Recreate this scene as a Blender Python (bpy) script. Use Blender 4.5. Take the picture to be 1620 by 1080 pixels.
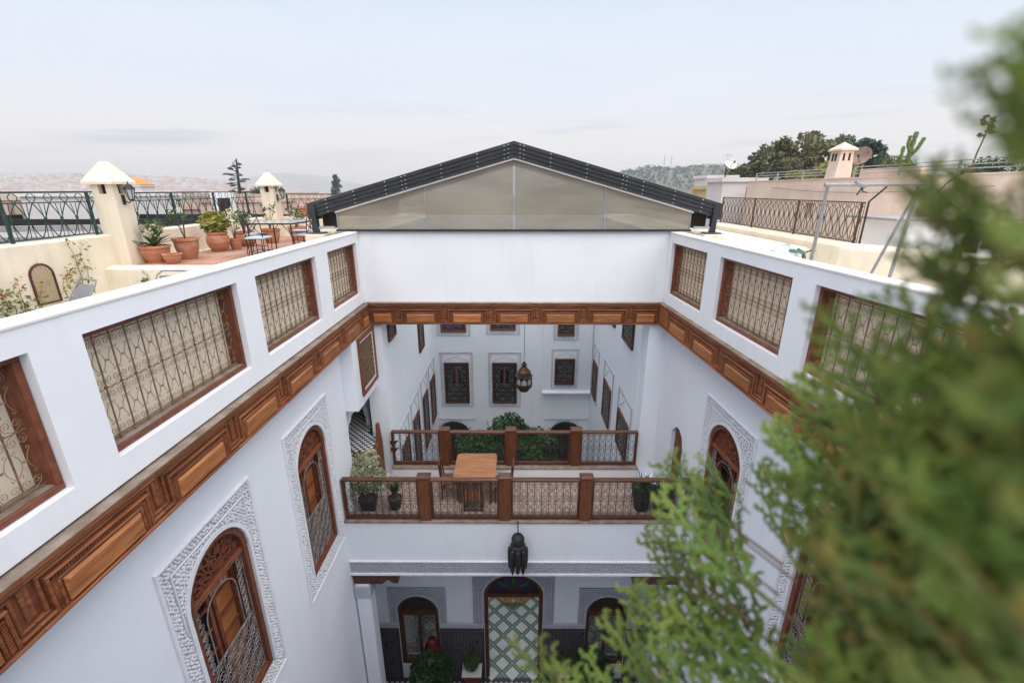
import bpy, math, random
from math import pi, sin, cos, radians, sqrt, atan2
from mathutils import Vector, Matrix, noise

for o in list(bpy.data.objects): bpy.data.objects.remove(o)
scn = bpy.context.scene
col = scn.collection
rnd = random.Random(7)

# ------------------------------------------------------------------ camera
PITCH = math.atan(1/3)
cam_d = bpy.data.cameras.new("camera"); cam = bpy.data.objects.new("camera", cam_d); col.objects.link(cam)
scn.camera = cam
cam.location = (0, 0, 0)
cam.rotation_euler = (pi/2 - PITCH, 0, radians(0.24))
cam_d.sensor_width = 36.0; cam_d.lens = 16.0
cam_d.clip_start = 0.02; cam_d.clip_end = 9000
cam_d.dof.use_dof = True; cam_d.dof.focus_distance = 6.5; cam_d.dof.aperture_fstop = 2.0

# ------------------------------------------------------------------ sky, sun, exposure
SUN_EL, SUN_AZ = 72.0, 150.0     # azimuth clockwise from +Y
w = bpy.data.worlds.new("World"); scn.world = w; w.use_nodes = True
nt = w.node_tree; nt.nodes.clear()
def N(t, **k):
    n = nt.nodes.new(t)
    for a, b in k.items(): setattr(n, a, b)
    return n
L = lambda a, b: nt.links.new(a, b)
sky = N('ShaderNodeTexSky', sky_type='NISHITA', sun_disc=False, sun_elevation=radians(SUN_EL), sun_rotation=radians(SUN_AZ), air_density=1.2, dust_density=3.0)
bg1 = N('ShaderNodeBackground'); bg1.inputs[1].default_value = 0.15; L(sky.outputs[0], bg1.inputs[0])
tc = N('ShaderNodeTexCoord'); sx = N('ShaderNodeSeparateXYZ'); L(tc.outputs['Generated'], sx.inputs[0])
ramp = N('ShaderNodeValToRGB'); L(sx.outputs[2], ramp.inputs[0])
e = ramp.color_ramp.elements
e[0].position = 0.0; e[0].color = (0.93, 0.87, 0.82, 1)
e[1].position = 1.0; e[1].color = (0.42, 0.62, 0.95, 1)
for p, c in ((0.07, (0.90, 0.86, 0.845, 1)), (0.17, (0.76, 0.81, 0.91, 1)), (0.42, (0.62, 0.745, 0.89, 1))):
    q = e.new(p); q.color = c
mp = N('ShaderNodeMapping'); mp.inputs['Scale'].default_value = (1.3, 1.3, 7.0); L(tc.outputs['Generated'], mp.inputs[0])
nz = N('ShaderNodeTexNoise'); nz.inputs['Scale'].default_value = 1.6; nz.inputs['Detail'].default_value = 6; nz.inputs['Roughness'].default_value = 0.55; L(mp.outputs[0], nz.inputs[0])
cr = N('ShaderNodeValToRGB'); L(nz.outputs[0], cr.inputs[0])
cr.color_ramp.elements[0].position = 0.42; cr.color_ramp.elements[0].color = (0, 0, 0, 1)
cr.color_ramp.elements[1].position = 0.72; cr.color_ramp.elements[1].color = (1, 1, 1, 1)
mx = N('ShaderNodeMix', data_type='RGBA'); L(ramp.outputs[0], mx.inputs['A']); mx.inputs['B'].default_value = (0.88, 0.865, 0.90, 1)
mm = N('ShaderNodeMath', operation='MULTIPLY'); mm.inputs[1].default_value = 0.55; L(cr.outputs[0], mm.inputs[0]); L(mm.outputs[0], mx.inputs['Factor'])
# a few low slate coloured streaks of cloud near the horizon
mp2 = N('ShaderNodeMapping'); mp2.inputs['Scale'].default_value = (2.2, 2.2, 26.0); mp2.inputs['Location'].default_value = (0.35, 0.1, 0.2); L(tc.outputs['Generated'], mp2.inputs[0])
nz2 = N('ShaderNodeTexNoise'); nz2.inputs['Scale'].default_value = 1.5; nz2.inputs['Detail'].default_value = 5; L(mp2.outputs[0], nz2.inputs[0])
cr2 = N('ShaderNodeValToRGB'); L(nz2.outputs[0], cr2.inputs[0])
cr2.color_ramp.elements[0].position = 0.56; cr2.color_ramp.elements[0].color = (0, 0, 0, 1)
cr2.color_ramp.elements[1].position = 0.66; cr2.color_ramp.elements[1].color = (1, 1, 1, 1)
band = N('ShaderNodeValToRGB'); L(sx.outputs[2], band.inputs[0])
be = band.color_ramp.elements; be[0].position = 0.02; be[0].color = (0, 0, 0, 1); be[1].position = 0.17; be[1].color = (0, 0, 0, 1)
q = be.new(0.08); q.color = (1, 1, 1, 1)
m2 = N('ShaderNodeMath', operation='MULTIPLY'); L(cr2.outputs[0], m2.inputs[0]); L(band.outputs[0], m2.inputs[1])
m3 = N('ShaderNodeMath', operation='MULTIPLY'); L(m2.outputs[0], m3.inputs[0]); m3.inputs[1].default_value = 0.6
# the long low cloud bank to the left: direction box in azimuth and elevation, broken up by noise
az = N('ShaderNodeMath', operation='ARCTAN2'); L(sx.outputs[0], az.inputs[0]); L(sx.outputs[1], az.inputs[1])
a1 = N('ShaderNodeMapRange', interpolation_type='SMOOTHSTEP'); L(az.outputs[0], a1.inputs[0]); a1.inputs[1].default_value = -0.80; a1.inputs[2].default_value = -0.66
a2 = N('ShaderNodeMapRange', interpolation_type='SMOOTHSTEP'); L(az.outputs[0], a2.inputs[0]); a2.inputs[1].default_value = -0.50; a2.inputs[2].default_value = -0.60
el = N('ShaderNodeMath', operation='MULTIPLY_ADD'); L(az.outputs[0], el.inputs[0]); el.inputs[1].default_value = 0.06; el.inputs[2].default_value = 0.115
de = N('ShaderNodeMath', operation='SUBTRACT'); L(sx.outputs[2], de.inputs[0]); L(el.outputs[0], de.inputs[1])
nq = N('ShaderNodeMath', operation='MULTIPLY_ADD'); L(nz2.outputs[0], nq.inputs[0]); nq.inputs[1].default_value = 0.05; nq.inputs[2].default_value = -0.025
de2 = N('ShaderNodeMath', operation='ADD'); L(de.outputs[0], de2.inputs[0]); L(nq.outputs[0], de2.inputs[1])
ab = N('ShaderNodeMath', operation='ABSOLUTE'); L(de2.outputs[0], ab.inputs[0])
a3 = N('ShaderNodeMapRange', interpolation_type='SMOOTHSTEP'); L(ab.outputs[0], a3.inputs[0]); a3.inputs[1].default_value = 0.018; a3.inputs[2].default_value = 0.002
p1 = N('ShaderNodeMath', operation='MULTIPLY'); L(a1.outputs[0], p1.inputs[0]); L(a2.outputs[0], p1.inputs[1])
p2 = N('ShaderNodeMath', operation='MULTIPLY'); L(p1.outputs[0], p2.inputs[0]); L(a3.outputs[0], p2.inputs[1])
p3 = N('ShaderNodeMath', operation='MULTIPLY_ADD'); L(p2.outputs[0], p3.inputs[0]); p3.inputs[1].default_value = 0.75; L(m3.outputs[0], p3.inputs[2]); p3.use_clamp = True; m3 = p3
mx2 = N('ShaderNodeMix', data_type='RGBA'); L(mx.outputs['Result'], mx2.inputs['A']); mx2.inputs['B'].default_value = (0.42, 0.50, 0.64, 1); L(m3.outputs[0], mx2.inputs['Factor'])
bg2 = N('ShaderNodeBackground'); bg2.inputs[1].default_value = 0.735; L(mx2.outputs['Result'], bg2.inputs[0])
ms = N('ShaderNodeMixShader'); ms.inputs[0].default_value = 0.9; L(bg1.outputs[0], ms.inputs[1]); L(bg2.outputs[0], ms.inputs[2])
wo = N('ShaderNodeOutputWorld'); L(ms.outputs[0], wo.inputs[0])

sd = bpy.data.lights.new("sun", 'SUN'); sd.energy = 3.5; sd.angle = radians(95); sd.color = (1.0, 0.94, 0.88)
so = bpy.data.objects.new("sun", sd); col.objects.link(so)
_d = Vector((sin(radians(SUN_AZ))*cos(radians(SUN_EL)), cos(radians(SUN_AZ))*cos(radians(SUN_EL)), sin(radians(SUN_EL))))
so.rotation_euler = _d.to_track_quat('Z', 'Y').to_euler(); so.location = (0, -5, 12)
scn.view_settings.view_transform = 'Standard'; scn.view_settings.look = 'None'
scn.view_settings.exposure = 0.60; scn.view_settings.gamma = 1.0; scn.view_settings.use_curve_mapping = False
scn.render.engine = 'CYCLES'
scn.cycles.max_bounces = 14; scn.cycles.diffuse_bounces = 10; scn.cycles.transparent_max_bounces = 12
scn.cycles.use_denoising = True; scn.cycles.caustics_reflective = False; scn.cycles.caustics_refractive = False

# ------------------------------------------------------------------ materials
def mat(name, base, rough=0.7, var=0.08, vscale=3.0, bump=0.0, bscale=30.0, spec=0.3, metal=0.0, stretch=(1, 1, 1), c2=None, objvar=0.0, dirt=None, detail=6.0, streaks=0.0):
    m = bpy.data.materials.new(name); m.use_nodes = True
    t = m.node_tree; b = t.nodes['Principled BSDF']; l = t.links.new
    b.inputs['Roughness'].default_value = rough; b.inputs['Metallic'].default_value = metal
    b.inputs['Specular IOR Level'].default_value = spec
    tcn = t.nodes.new('ShaderNodeTexCoord'); mpn = t.nodes.new('ShaderNodeMapping'); mpn.inputs['Scale'].default_value = stretch
    oi = t.nodes.new('ShaderNodeObjectInfo')
    off = t.nodes.new('ShaderNodeVectorMath'); off.operation = 'MULTIPLY_ADD'; l(oi.outputs['Random'], off.inputs[0]); off.inputs[1].default_value = (17, 31, 23); l(tcn.outputs['Object'], off.inputs[2])
    l(off.outputs[0], mpn.inputs[0])
    n = t.nodes.new('ShaderNodeTexNoise'); n.inputs['Scale'].default_value = vscale; n.inputs['Detail'].default_value = detail; n.inputs['Roughness'].default_value = 0.6; l(mpn.outputs[0], n.inputs[0])
    r = t.nodes.new('ShaderNodeValToRGB'); l(n.outputs[0], r.inputs[0])
    a = base; c = c2 if c2 else tuple(x*(1-2.2*var) for x in base)
    r.color_ramp.elements[0].position = 0.32; r.color_ramp.elements[0].color = (*c, 1)
    r.color_ramp.elements[1].position = 0.66; r.color_ramp.elements[1].color = (*a, 1)
    out = r.outputs[0]
    if dirt:
        n3 = t.nodes.new('ShaderNodeTexNoise'); n3.inputs['Scale'].default_value = dirt[1]; n3.inputs['Detail'].default_value = 8; l(off.outputs[0], n3.inputs[0])
        r3 = t.nodes.new('ShaderNodeValToRGB'); l(n3.outputs[0], r3.inputs[0]); r3.color_ramp.elements[0].position = 0.5; r3.color_ramp.elements[0].color = (0, 0, 0, 1); r3.color_ramp.elements[1].position = 0.78; r3.color_ramp.elements[1].color = (dirt[2],)*3+(1,)
        x3 = t.nodes.new('ShaderNodeMix'); x3.data_type = 'RGBA'; l(r3.outputs[0], x3.inputs['Factor']); l(out, x3.inputs['A']); x3.inputs['B'].default_value = (*dirt[0], 1); out = x3.outputs['Result']
    if streaks:
        mps = t.nodes.new('ShaderNodeMapping'); mps.inputs['Scale'].default_value = (5, 5, 0.35); l(off.outputs[0], mps.inputs[0])
        n4 = t.nodes.new('ShaderNodeTexNoise'); n4.inputs['Scale'].default_value = 1.3; n4.inputs['Detail'].default_value = 7; n4.inputs['Roughness'].default_value = 0.65; l(mps.outputs[0], n4.inputs[0])
        r4 = t.nodes.new('ShaderNodeValToRGB'); l(n4.outputs[0], r4.inputs[0]); r4.color_ramp.elements[0].position = 0.52; r4.color_ramp.elements[0].color = (0, 0, 0, 1); r4.color_ramp.elements[1].position = 0.8; r4.color_ramp.elements[1].color = (streaks,)*3+(1,)
        x4 = t.nodes.new('ShaderNodeMix'); x4.data_type = 'RGBA'; l(r4.outputs[0], x4.inputs['Factor']); l(out, x4.inputs['A']); x4.inputs['B'].default_value = (0.45, 0.42, 0.38, 1); out = x4.outputs['Result']
    if objvar:
        h = t.nodes.new('ShaderNodeHueSaturation'); l(out, h.inputs['Color'])
        mr = t.nodes.new('ShaderNodeMapRange'); l(oi.outputs['Random'], mr.inputs[0]); mr.inputs['To Min'].default_value = 1-objvar; mr.inputs['To Max'].default_value = 1+objvar; l(mr.outputs[0], h.inputs['Value']); out = h.outputs[0]
    l(out, b.inputs['Base Color'])
    if bump:
        n2 = t.nodes.new('ShaderNodeTexNoise'); n2.inputs['Scale'].default_value = bscale; n2.inputs['Detail'].default_value = 5; l(mpn.outputs[0], n2.inputs[0])
        bp = t.nodes.new('ShaderNodeBump'); bp.inputs['Strength'].default_value = bump; bp.inputs['Distance'].default_value = 0.01; l(n2.outputs[0], bp.inputs['Height']); l(bp.outputs[0], b.inputs['Normal'])
    return m
M = {}
M['white'] = mat('white_limewash', (0.82, 0.83, 0.855), 0.8, 0.015, 1.1, 0.45, 4, dirt=((0.66, 0.66, 0.66), 0.9, 0.3), streaks=0.14)
M['white_in'] = mat('white_painted_plaster', (0.785, 0.815, 0.865), 0.8, 0.015, 0.9, 0.45, 4, dirt=((0.66, 0.67, 0.69), 0.8, 0.3), streaks=0.12)
M['coping'] = mat('cream_coping', (0.79, 0.76, 0.71), 0.85, 0.04, 2.5, 0.4, 14, dirt=((0.60, 0.54, 0.46), 2.0, 0.4))
M['cream'] = mat('cream_render', (0.79, 0.70, 0.56), 0.88, 0.05, 1.2, 0.4, 12, dirt=((0.60, 0.49, 0.36), 1.4, 0.5), streaks=0.5)
M['pink'] = mat('pink_render', (0.82, 0.64, 0.51), 0.9, 0.06, 0.7, 0.5, 5, dirt=((0.56, 0.42, 0.33), 0.9, 0.5), streaks=0.35)
M['pinkpale'] = mat('pale_pink_render', (0.76, 0.60, 0.50), 0.9, 0.08, 0.9, 0.4, 6)
M['beige'] = mat('beige_sheet', (0.80, 0.71, 0.55), 0.85, 0.02, 1.2, 0.1, 20)
M['beige_r'] = mat('sand_sheet', (0.84, 0.70, 0.52), 0.85, 0.02, 1.2, 0.15, 20)
M['wood'] = mat('cedar_along', (0.29, 0.105, 0.038), 0.55, 0.1, 3.0, 0.35, 10, spec=0.4, stretch=(0.9, 9, 9), c2=(0.12, 0.030, 0.011), objvar=0.25)
M['woodpanel'] = mat('cedar_panel', (0.43, 0.17, 0.055), 0.5, 0.1, 3.2, 0.3, 10, spec=0.45, stretch=(0.8, 8, 10), c2=(0.19, 0.058, 0.016), objvar=0.22)
M['woodv'] = mat('cedar_upright', (0.19, 0.073, 0.029), 0.5, 0.1, 3.0, 0.3, 10, spec=0.4, stretch=(9, 9, 0.9), c2=(0.11, 0.028, 0.010), objvar=0.2)
M['railwood'] = mat('brown_rail_wood', (0.13, 0.052, 0.027), 0.5, 0.1, 4, 0.3, 12, spec=0.4, stretch=(0.8, 6, 6), c2=(0.06, 0.022, 0.012), objvar=0.15)
M['redwood'] = mat('red_stained_wood', (0.20, 0.066, 0.030), 0.5, 0.1, 5, 0.3, 14, spec=0.4, stretch=(1.5, 4, 2.2), c2=(0.12, 0.028, 0.013), objvar=0.15)
M['darkwood'] = mat('dark_wood', (0.12, 0.035, 0.016), 0.5, 0.1, 4, 0.3, 10, spec=0.4, stretch=(3, 3, 1), c2=(0.045, 0.014, 0.008), objvar=0.15)
M['rope'] = mat('carved_rope_wood', (0.30, 0.10, 0.035), 0.55, 0.1, 9, 0.2, 30, c2=(0.10, 0.03, 0.012))
M['dust'] = mat('dusty_sill', (0.30, 0.25, 0.20), 0.9, 0.15, 6, 0.3, 30, c2=(0.16, 0.11, 0.08))
M['tabletop'] = mat('table_wood', (0.40, 0.19, 0.085), 0.4, 0.1, 2.6, 0.15, 9, spec=0.5, stretch=(0.9, 9, 3), c2=(0.24, 0.085, 0.028))
M['rust'] = mat('rusty_iron', (0.26, 0.165, 0.10), 0.75, 0.15, 14, 0.3, 60, c2=(0.13, 0.075, 0.045))
M['brownfence'] = mat('brown_fence_iron', (0.09, 0.055, 0.035), 0.7, 0.15, 14)
M['rustscroll'] = mat('pale_rusted_scrollwork', (0.36, 0.25, 0.16), 0.75, 0.15, 14, 0.3, 60, c2=(0.17, 0.11, 0.07))
M['paleiron'] = mat('pale_grey_iron', (0.32, 0.30, 0.29), 0.6, 0.12, 12, 0.2, 50, c2=(0.14, 0.12, 0.11))
M['greyiron'] = mat('weathered_grey_iron', (0.20, 0.19, 0.185), 0.6, 0.12, 12, 0.2, 50, c2=(0.08, 0.075, 0.07))
M['iron'] = mat('dark_iron', (0.035, 0.033, 0.032), 0.55, 0.15, 12, 0.2, 50, c2=(0.018, 0.016, 0.016))
M['greeniron'] = mat('dark_green_iron', (0.028, 0.060, 0.056), 0.5, 0.15, 8, 0.1, 50, c2=(0.014, 0.030, 0.030))
M['brass'] = mat('aged_brass', (0.13, 0.085, 0.05), 0.45, 0.2, 9, 0.3, 50, metal=0.6, c2=(0.05, 0.03, 0.02))
M['steel'] = mat('grey_steel', (0.30, 0.31, 0.33), 0.5, 0.12, 6, 0.1, 40, metal=0.4, dirt=((0.25, 0.12, 0.06), 3, 0.5))
M['galv'] = mat('galvanised_rail', (0.42, 0.43, 0.43), 0.5, 0.1, 6, 0.1, 40, metal=0.3)
M['black'] = mat('black_aluminium', (0.022, 0.027, 0.034), 0.35, 0.2, 5, 0.15, 20, spec=0.5, dirt=((0.06, 0.06, 0.06), 2.4, 0.5))
M['bolt'] = mat('bright_bolt', (0.7, 0.7, 0.7), 0.35, 0.05, 5, metal=0.5)
M['trim'] = mat('white_trim', (0.68, 0.62, 0.58), 0.6, 0.05, 5)
M['glass'] = mat('dark_pane', (0.018, 0.020, 0.024), 0.08, 0.1, 2, spec=0.6)
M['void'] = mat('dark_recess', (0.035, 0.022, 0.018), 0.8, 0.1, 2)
M['carve_back'] = mat('recess_shade_plaster', (0.40, 0.40, 0.425), 0.9, 0.08, 6)  # grey colour stands in for shade in the hollows between the raised carving
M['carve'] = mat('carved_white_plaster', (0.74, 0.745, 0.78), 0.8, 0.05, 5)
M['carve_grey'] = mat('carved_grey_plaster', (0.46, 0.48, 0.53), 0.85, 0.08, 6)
M['terra'] = mat('terracotta', (0.44, 0.18, 0.10), 0.8, 0.1, 6, 0.3, 20, objvar=0.2, dirt=((0.60, 0.42, 0.32), 4, 0.5))
M['pottop'] = mat('dry_soil', (0.09, 0.06, 0.04), 0.95, 0.2, 20)
M['brick'] = mat('red_terrace_tile', (0.42, 0.23, 0.16), 0.75, 0.12, 2.5, 0.2, 20, dirt=((0.52, 0.42, 0.36), 1.2, 0.6))
M['paver'] = mat('worn_gallery_brick', (0.36, 0.26, 0.215), 0.8, 0.15, 3.5, 0.2, 20, dirt=((0.46, 0.40, 0.36), 3.0, 0.6))
M['mortar'] = mat('pale_mortar', (0.50, 0.43, 0.37), 0.9, 0.1, 8)
M['stem'] = mat('woody_stem', (0.14, 0.09, 0.05), 0.85, 0.2, 12)
def leafmat(name, a, c, sc=3.0, tr=0.25):
    m = mat(name, a, 0.55, 0.1, sc, c2=c, objvar=0.12, spec=0.35); t = m.node_tree
    b = t.nodes['Principled BSDF']; src = b.inputs['Base Color'].links[0].from_socket
    tl = t.nodes.new('ShaderNodeBsdfTranslucent'); t.links.new(src, tl.inputs[0])
    mxs = t.nodes.new('ShaderNodeMixShader'); mxs.inputs[0].default_value = tr
    t.links.new(b.outputs[0], mxs.inputs[1]); t.links.new(tl.outputs[0], mxs.inputs[2])
    t.links.new(mxs.outputs[0], t.nodes['Material Output'].inputs[0]); return m
M['leaf'] = leafmat('green_leaf', (0.085, 0.15, 0.035), (0.03, 0.07, 0.018), 5)
M['leafd'] = leafmat('deep_green_leaf', (0.06, 0.135, 0.040), (0.018, 0.05, 0.016), 1.5)
M['pine'] = leafmat('pine_foliage', (0.20, 0.195, 0.085), (0.07, 0.085, 0.045), 0.35, 0.15)
M['pine2'] = leafmat('blue_green_foliage', (0.07, 0.12, 0.08), (0.03, 0.06, 0.045), 0.4, 0.15)
M['yellowleaf'] = leafmat('yellow_green_leaf', (0.30, 0.28, 0.06), (0.12, 0.14, 0.03), 2)
M['paleleaf'] = leafmat('variegated_leaf', (0.62, 0.62, 0.44), (0.20, 0.25, 0.10), 14)
M['flower'] = leafmat('cream_flower', (0.75, 0.72, 0.52), (0.55, 0.50, 0.30), 9)
M['redflower'] = leafmat('red_flower', (0.5, 0.06, 0.05), (0.3, 0.03, 0.03), 9)
M['cactus'] = mat('cactus_skin', (0.13, 0.19, 0.06), 0.7, 0.15, 2, 0.3, 10)
M['blackmat'] = mat('matt_black', (0.02, 0.02, 0.022), 0.6, 0.1, 4)
M['seatblue'] = mat('pale_blue_cushion', (0.46, 0.51, 0.53), 0.85, 0.05, 6, 0.2, 40)
M['tglass'] = mat('pale_glass_top', (0.40, 0.43, 0.42), 0.15, 0.05, 4, spec=0.6)
M['mesh'] = mat('grey_sling_fabric', (0.21, 0.21, 0.235), 0.8, 0.08, 9)
M['dish'] = mat('dish_grey', (0.55, 0.56, 0.58), 0.5, 0.08, 2)
M['dishrust'] = mat('dish_rusted', (0.34, 0.25, 0.20), 0.7, 0.2, 4, c2=(0.18, 0.12, 0.09))
M['green'] = mat('green_hose', (0.06, 0.20, 0.16), 0.5, 0.1, 6)
M['zell_dark'] = mat('dark_zellige', (0.045, 0.045, 0.055), 0.3, 0.1, 18, spec=0.5)
M['zell_grey'] = mat('grey_zellige', (0.16, 0.145, 0.16), 0.35, 0.2, 30, spec=0.5, c2=(0.06, 0.055, 0.07))
M['zell_white'] = mat('white_zellige', (0.70, 0.72, 0.72), 0.3, 0.06, 4, spec=0.5, objvar=0.06)
M['zell_green'] = mat('green_zellige', (0.15, 0.235, 0.185), 0.3, 0.12, 6, spec=0.5)
M['zell_line'] = mat('pale_green_zellige', (0.42, 0.52, 0.46), 0.3, 0.1, 6, spec=0.5)
M['gold'] = mat('ochre_zellige', (0.42, 0.30, 0.12), 0.35, 0.12, 12, spec=0.5)
M['wicker'] = mat('tan_wicker', (0.50, 0.36, 0.20), 0.8, 0.12, 12)
M['redz'] = mat('red_zellige', (0.30, 0.05, 0.04), 0.35, 0.12, 12, spec=0.5)
M['blueglass'] = mat('blue_coloured_glass', (0.02, 0.02, 0.14), 0.15, 0.1, 3, spec=0.5)
M['purpleglass'] = mat('purple_coloured_glass', (0.08, 0.025, 0.16), 0.15, 0.1, 3, spec=0.5)
M['greenglass'] = mat('green_coloured_glass', (0.03, 0.13, 0.04), 0.15, 0.1, 3, spec=0.5)
M['limeyellow'] = mat('ochre_house', (0.62, 0.48, 0.22), 0.9, 0.1, 0.5)
M['town_w'] = mat('town_white', (0.74, 0.70, 0.68), 0.9, 0.08, 0.3, objvar=0.12)
M['town_p'] = mat('town_pink', (0.58, 0.42, 0.36), 0.9, 0.1, 0.3, objvar=0.15)
M['town_b'] = mat('town_beige', (0.56, 0.48, 0.40), 0.9, 0.1, 0.3, objvar=0.15)
M['roofgrey'] = mat('flat_roof_grey', (0.36, 0.34, 0.33), 0.9, 0.15, 0.5)
M['orangeroof'] = mat('orange_tile_roof', (0.62, 0.27, 0.07), 0.8, 0.12, 2)
M['ground'] = mat('dusty_ground', (0.26, 0.21, 0.17), 0.95, 0.15, 0.02)
M['hill'] = mat('bare_hill', (0.25, 0.22, 0.22), 0.95, 0.12, 0.004, c2=(0.15, 0.15, 0.15))
M['hillp'] = mat('town_hill', (0.34, 0.25, 0.23), 0.95, 0.12, 0.02)
M['hillg'] = mat('wooded_hill', (0.12, 0.13, 0.11), 0.95, 0.15, 0.03)
M['redglaze'] = mat('red_glaze', (0.16, 0.02, 0.02), 0.3, 0.1, 5, spec=0.5)
M['marble'] = mat('white_marble', (0.72, 0.70, 0.66), 0.4, 0.08, 4)
M['plasticbag'] = mat('clear_plastic', (0.62, 0.66, 0.66), 0.25, 0.15, 9, 0.6, 14, spec=0.6)

def polymat(name, tr, c, c2, streak):
    m = bpy.data.materials.new(name); m.use_nodes = True; t = m.node_tree; t.nodes.clear(); l = t.links.new
    tcn = t.nodes.new('ShaderNodeTexCoord'); mpn = t.nodes.new('ShaderNodeMapping'); mpn.inputs['Scale'].default_value = streak; l(tcn.outputs['Object'], mpn.inputs[0])
    n = t.nodes.new('ShaderNodeTexNoise'); n.inputs['Scale'].default_value = 1.6; n.inputs['Detail'].default_value = 7; l(mpn.outputs[0], n.inputs[0])
    r = t.nodes.new('ShaderNodeValToRGB'); l(n.outputs[0], r.inputs[0]); r.color_ramp.elements[0].position = 0.35; r.color_ramp.elements[0].color = (*c2, 1); r.color_ramp.elements[1].position = 0.65; r.color_ramp.elements[1].color = (*c, 1)
    d = t.nodes.new('ShaderNodeBsdfPrincipled'); d.inputs['Roughness'].default_value = 0.3; l(r.outputs[0], d.inputs['Base Color'])
    tl = t.nodes.new('ShaderNodeBsdfTranslucent'); l(r.outputs[0], tl.inputs[0])
    a = t.nodes.new('ShaderNodeMixShader'); a.inputs[0].default_value = 0.5; l(d.outputs[0], a.inputs[1]); l(tl.outputs[0], a.inputs[2])
    tp = t.nodes.new('ShaderNodeBsdfTransparent'); tp.inputs[0].default_value = (0.98, 0.98, 0.97, 1)
    b = t.nodes.new('ShaderNodeMixShader'); b.inputs[0].default_value = tr; l(a.outputs[0], b.inputs[1]); l(tp.outputs[0], b.inputs[2])
    o = t.nodes.new('ShaderNodeOutputMaterial'); l(b.outputs[0], o.inputs[0]); return m
M['poly'] = polymat('weathered_polycarbonate', 0.36, (0.42, 0.38, 0.30), (0.32, 0.285, 0.225), (0.5, 1, 1.6))
M['tinted'] = polymat('tinted_window_glass', 0.45, (0.05, 0.07, 0.06), (0.03, 0.04, 0.04), (1, 1, 1))
M['polyroof'] = polymat('clear_polycarbonate', 0.94, (0.60, 0.60, 0.55), (0.45, 0.45, 0.42), (5, 0.4, 1))

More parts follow.
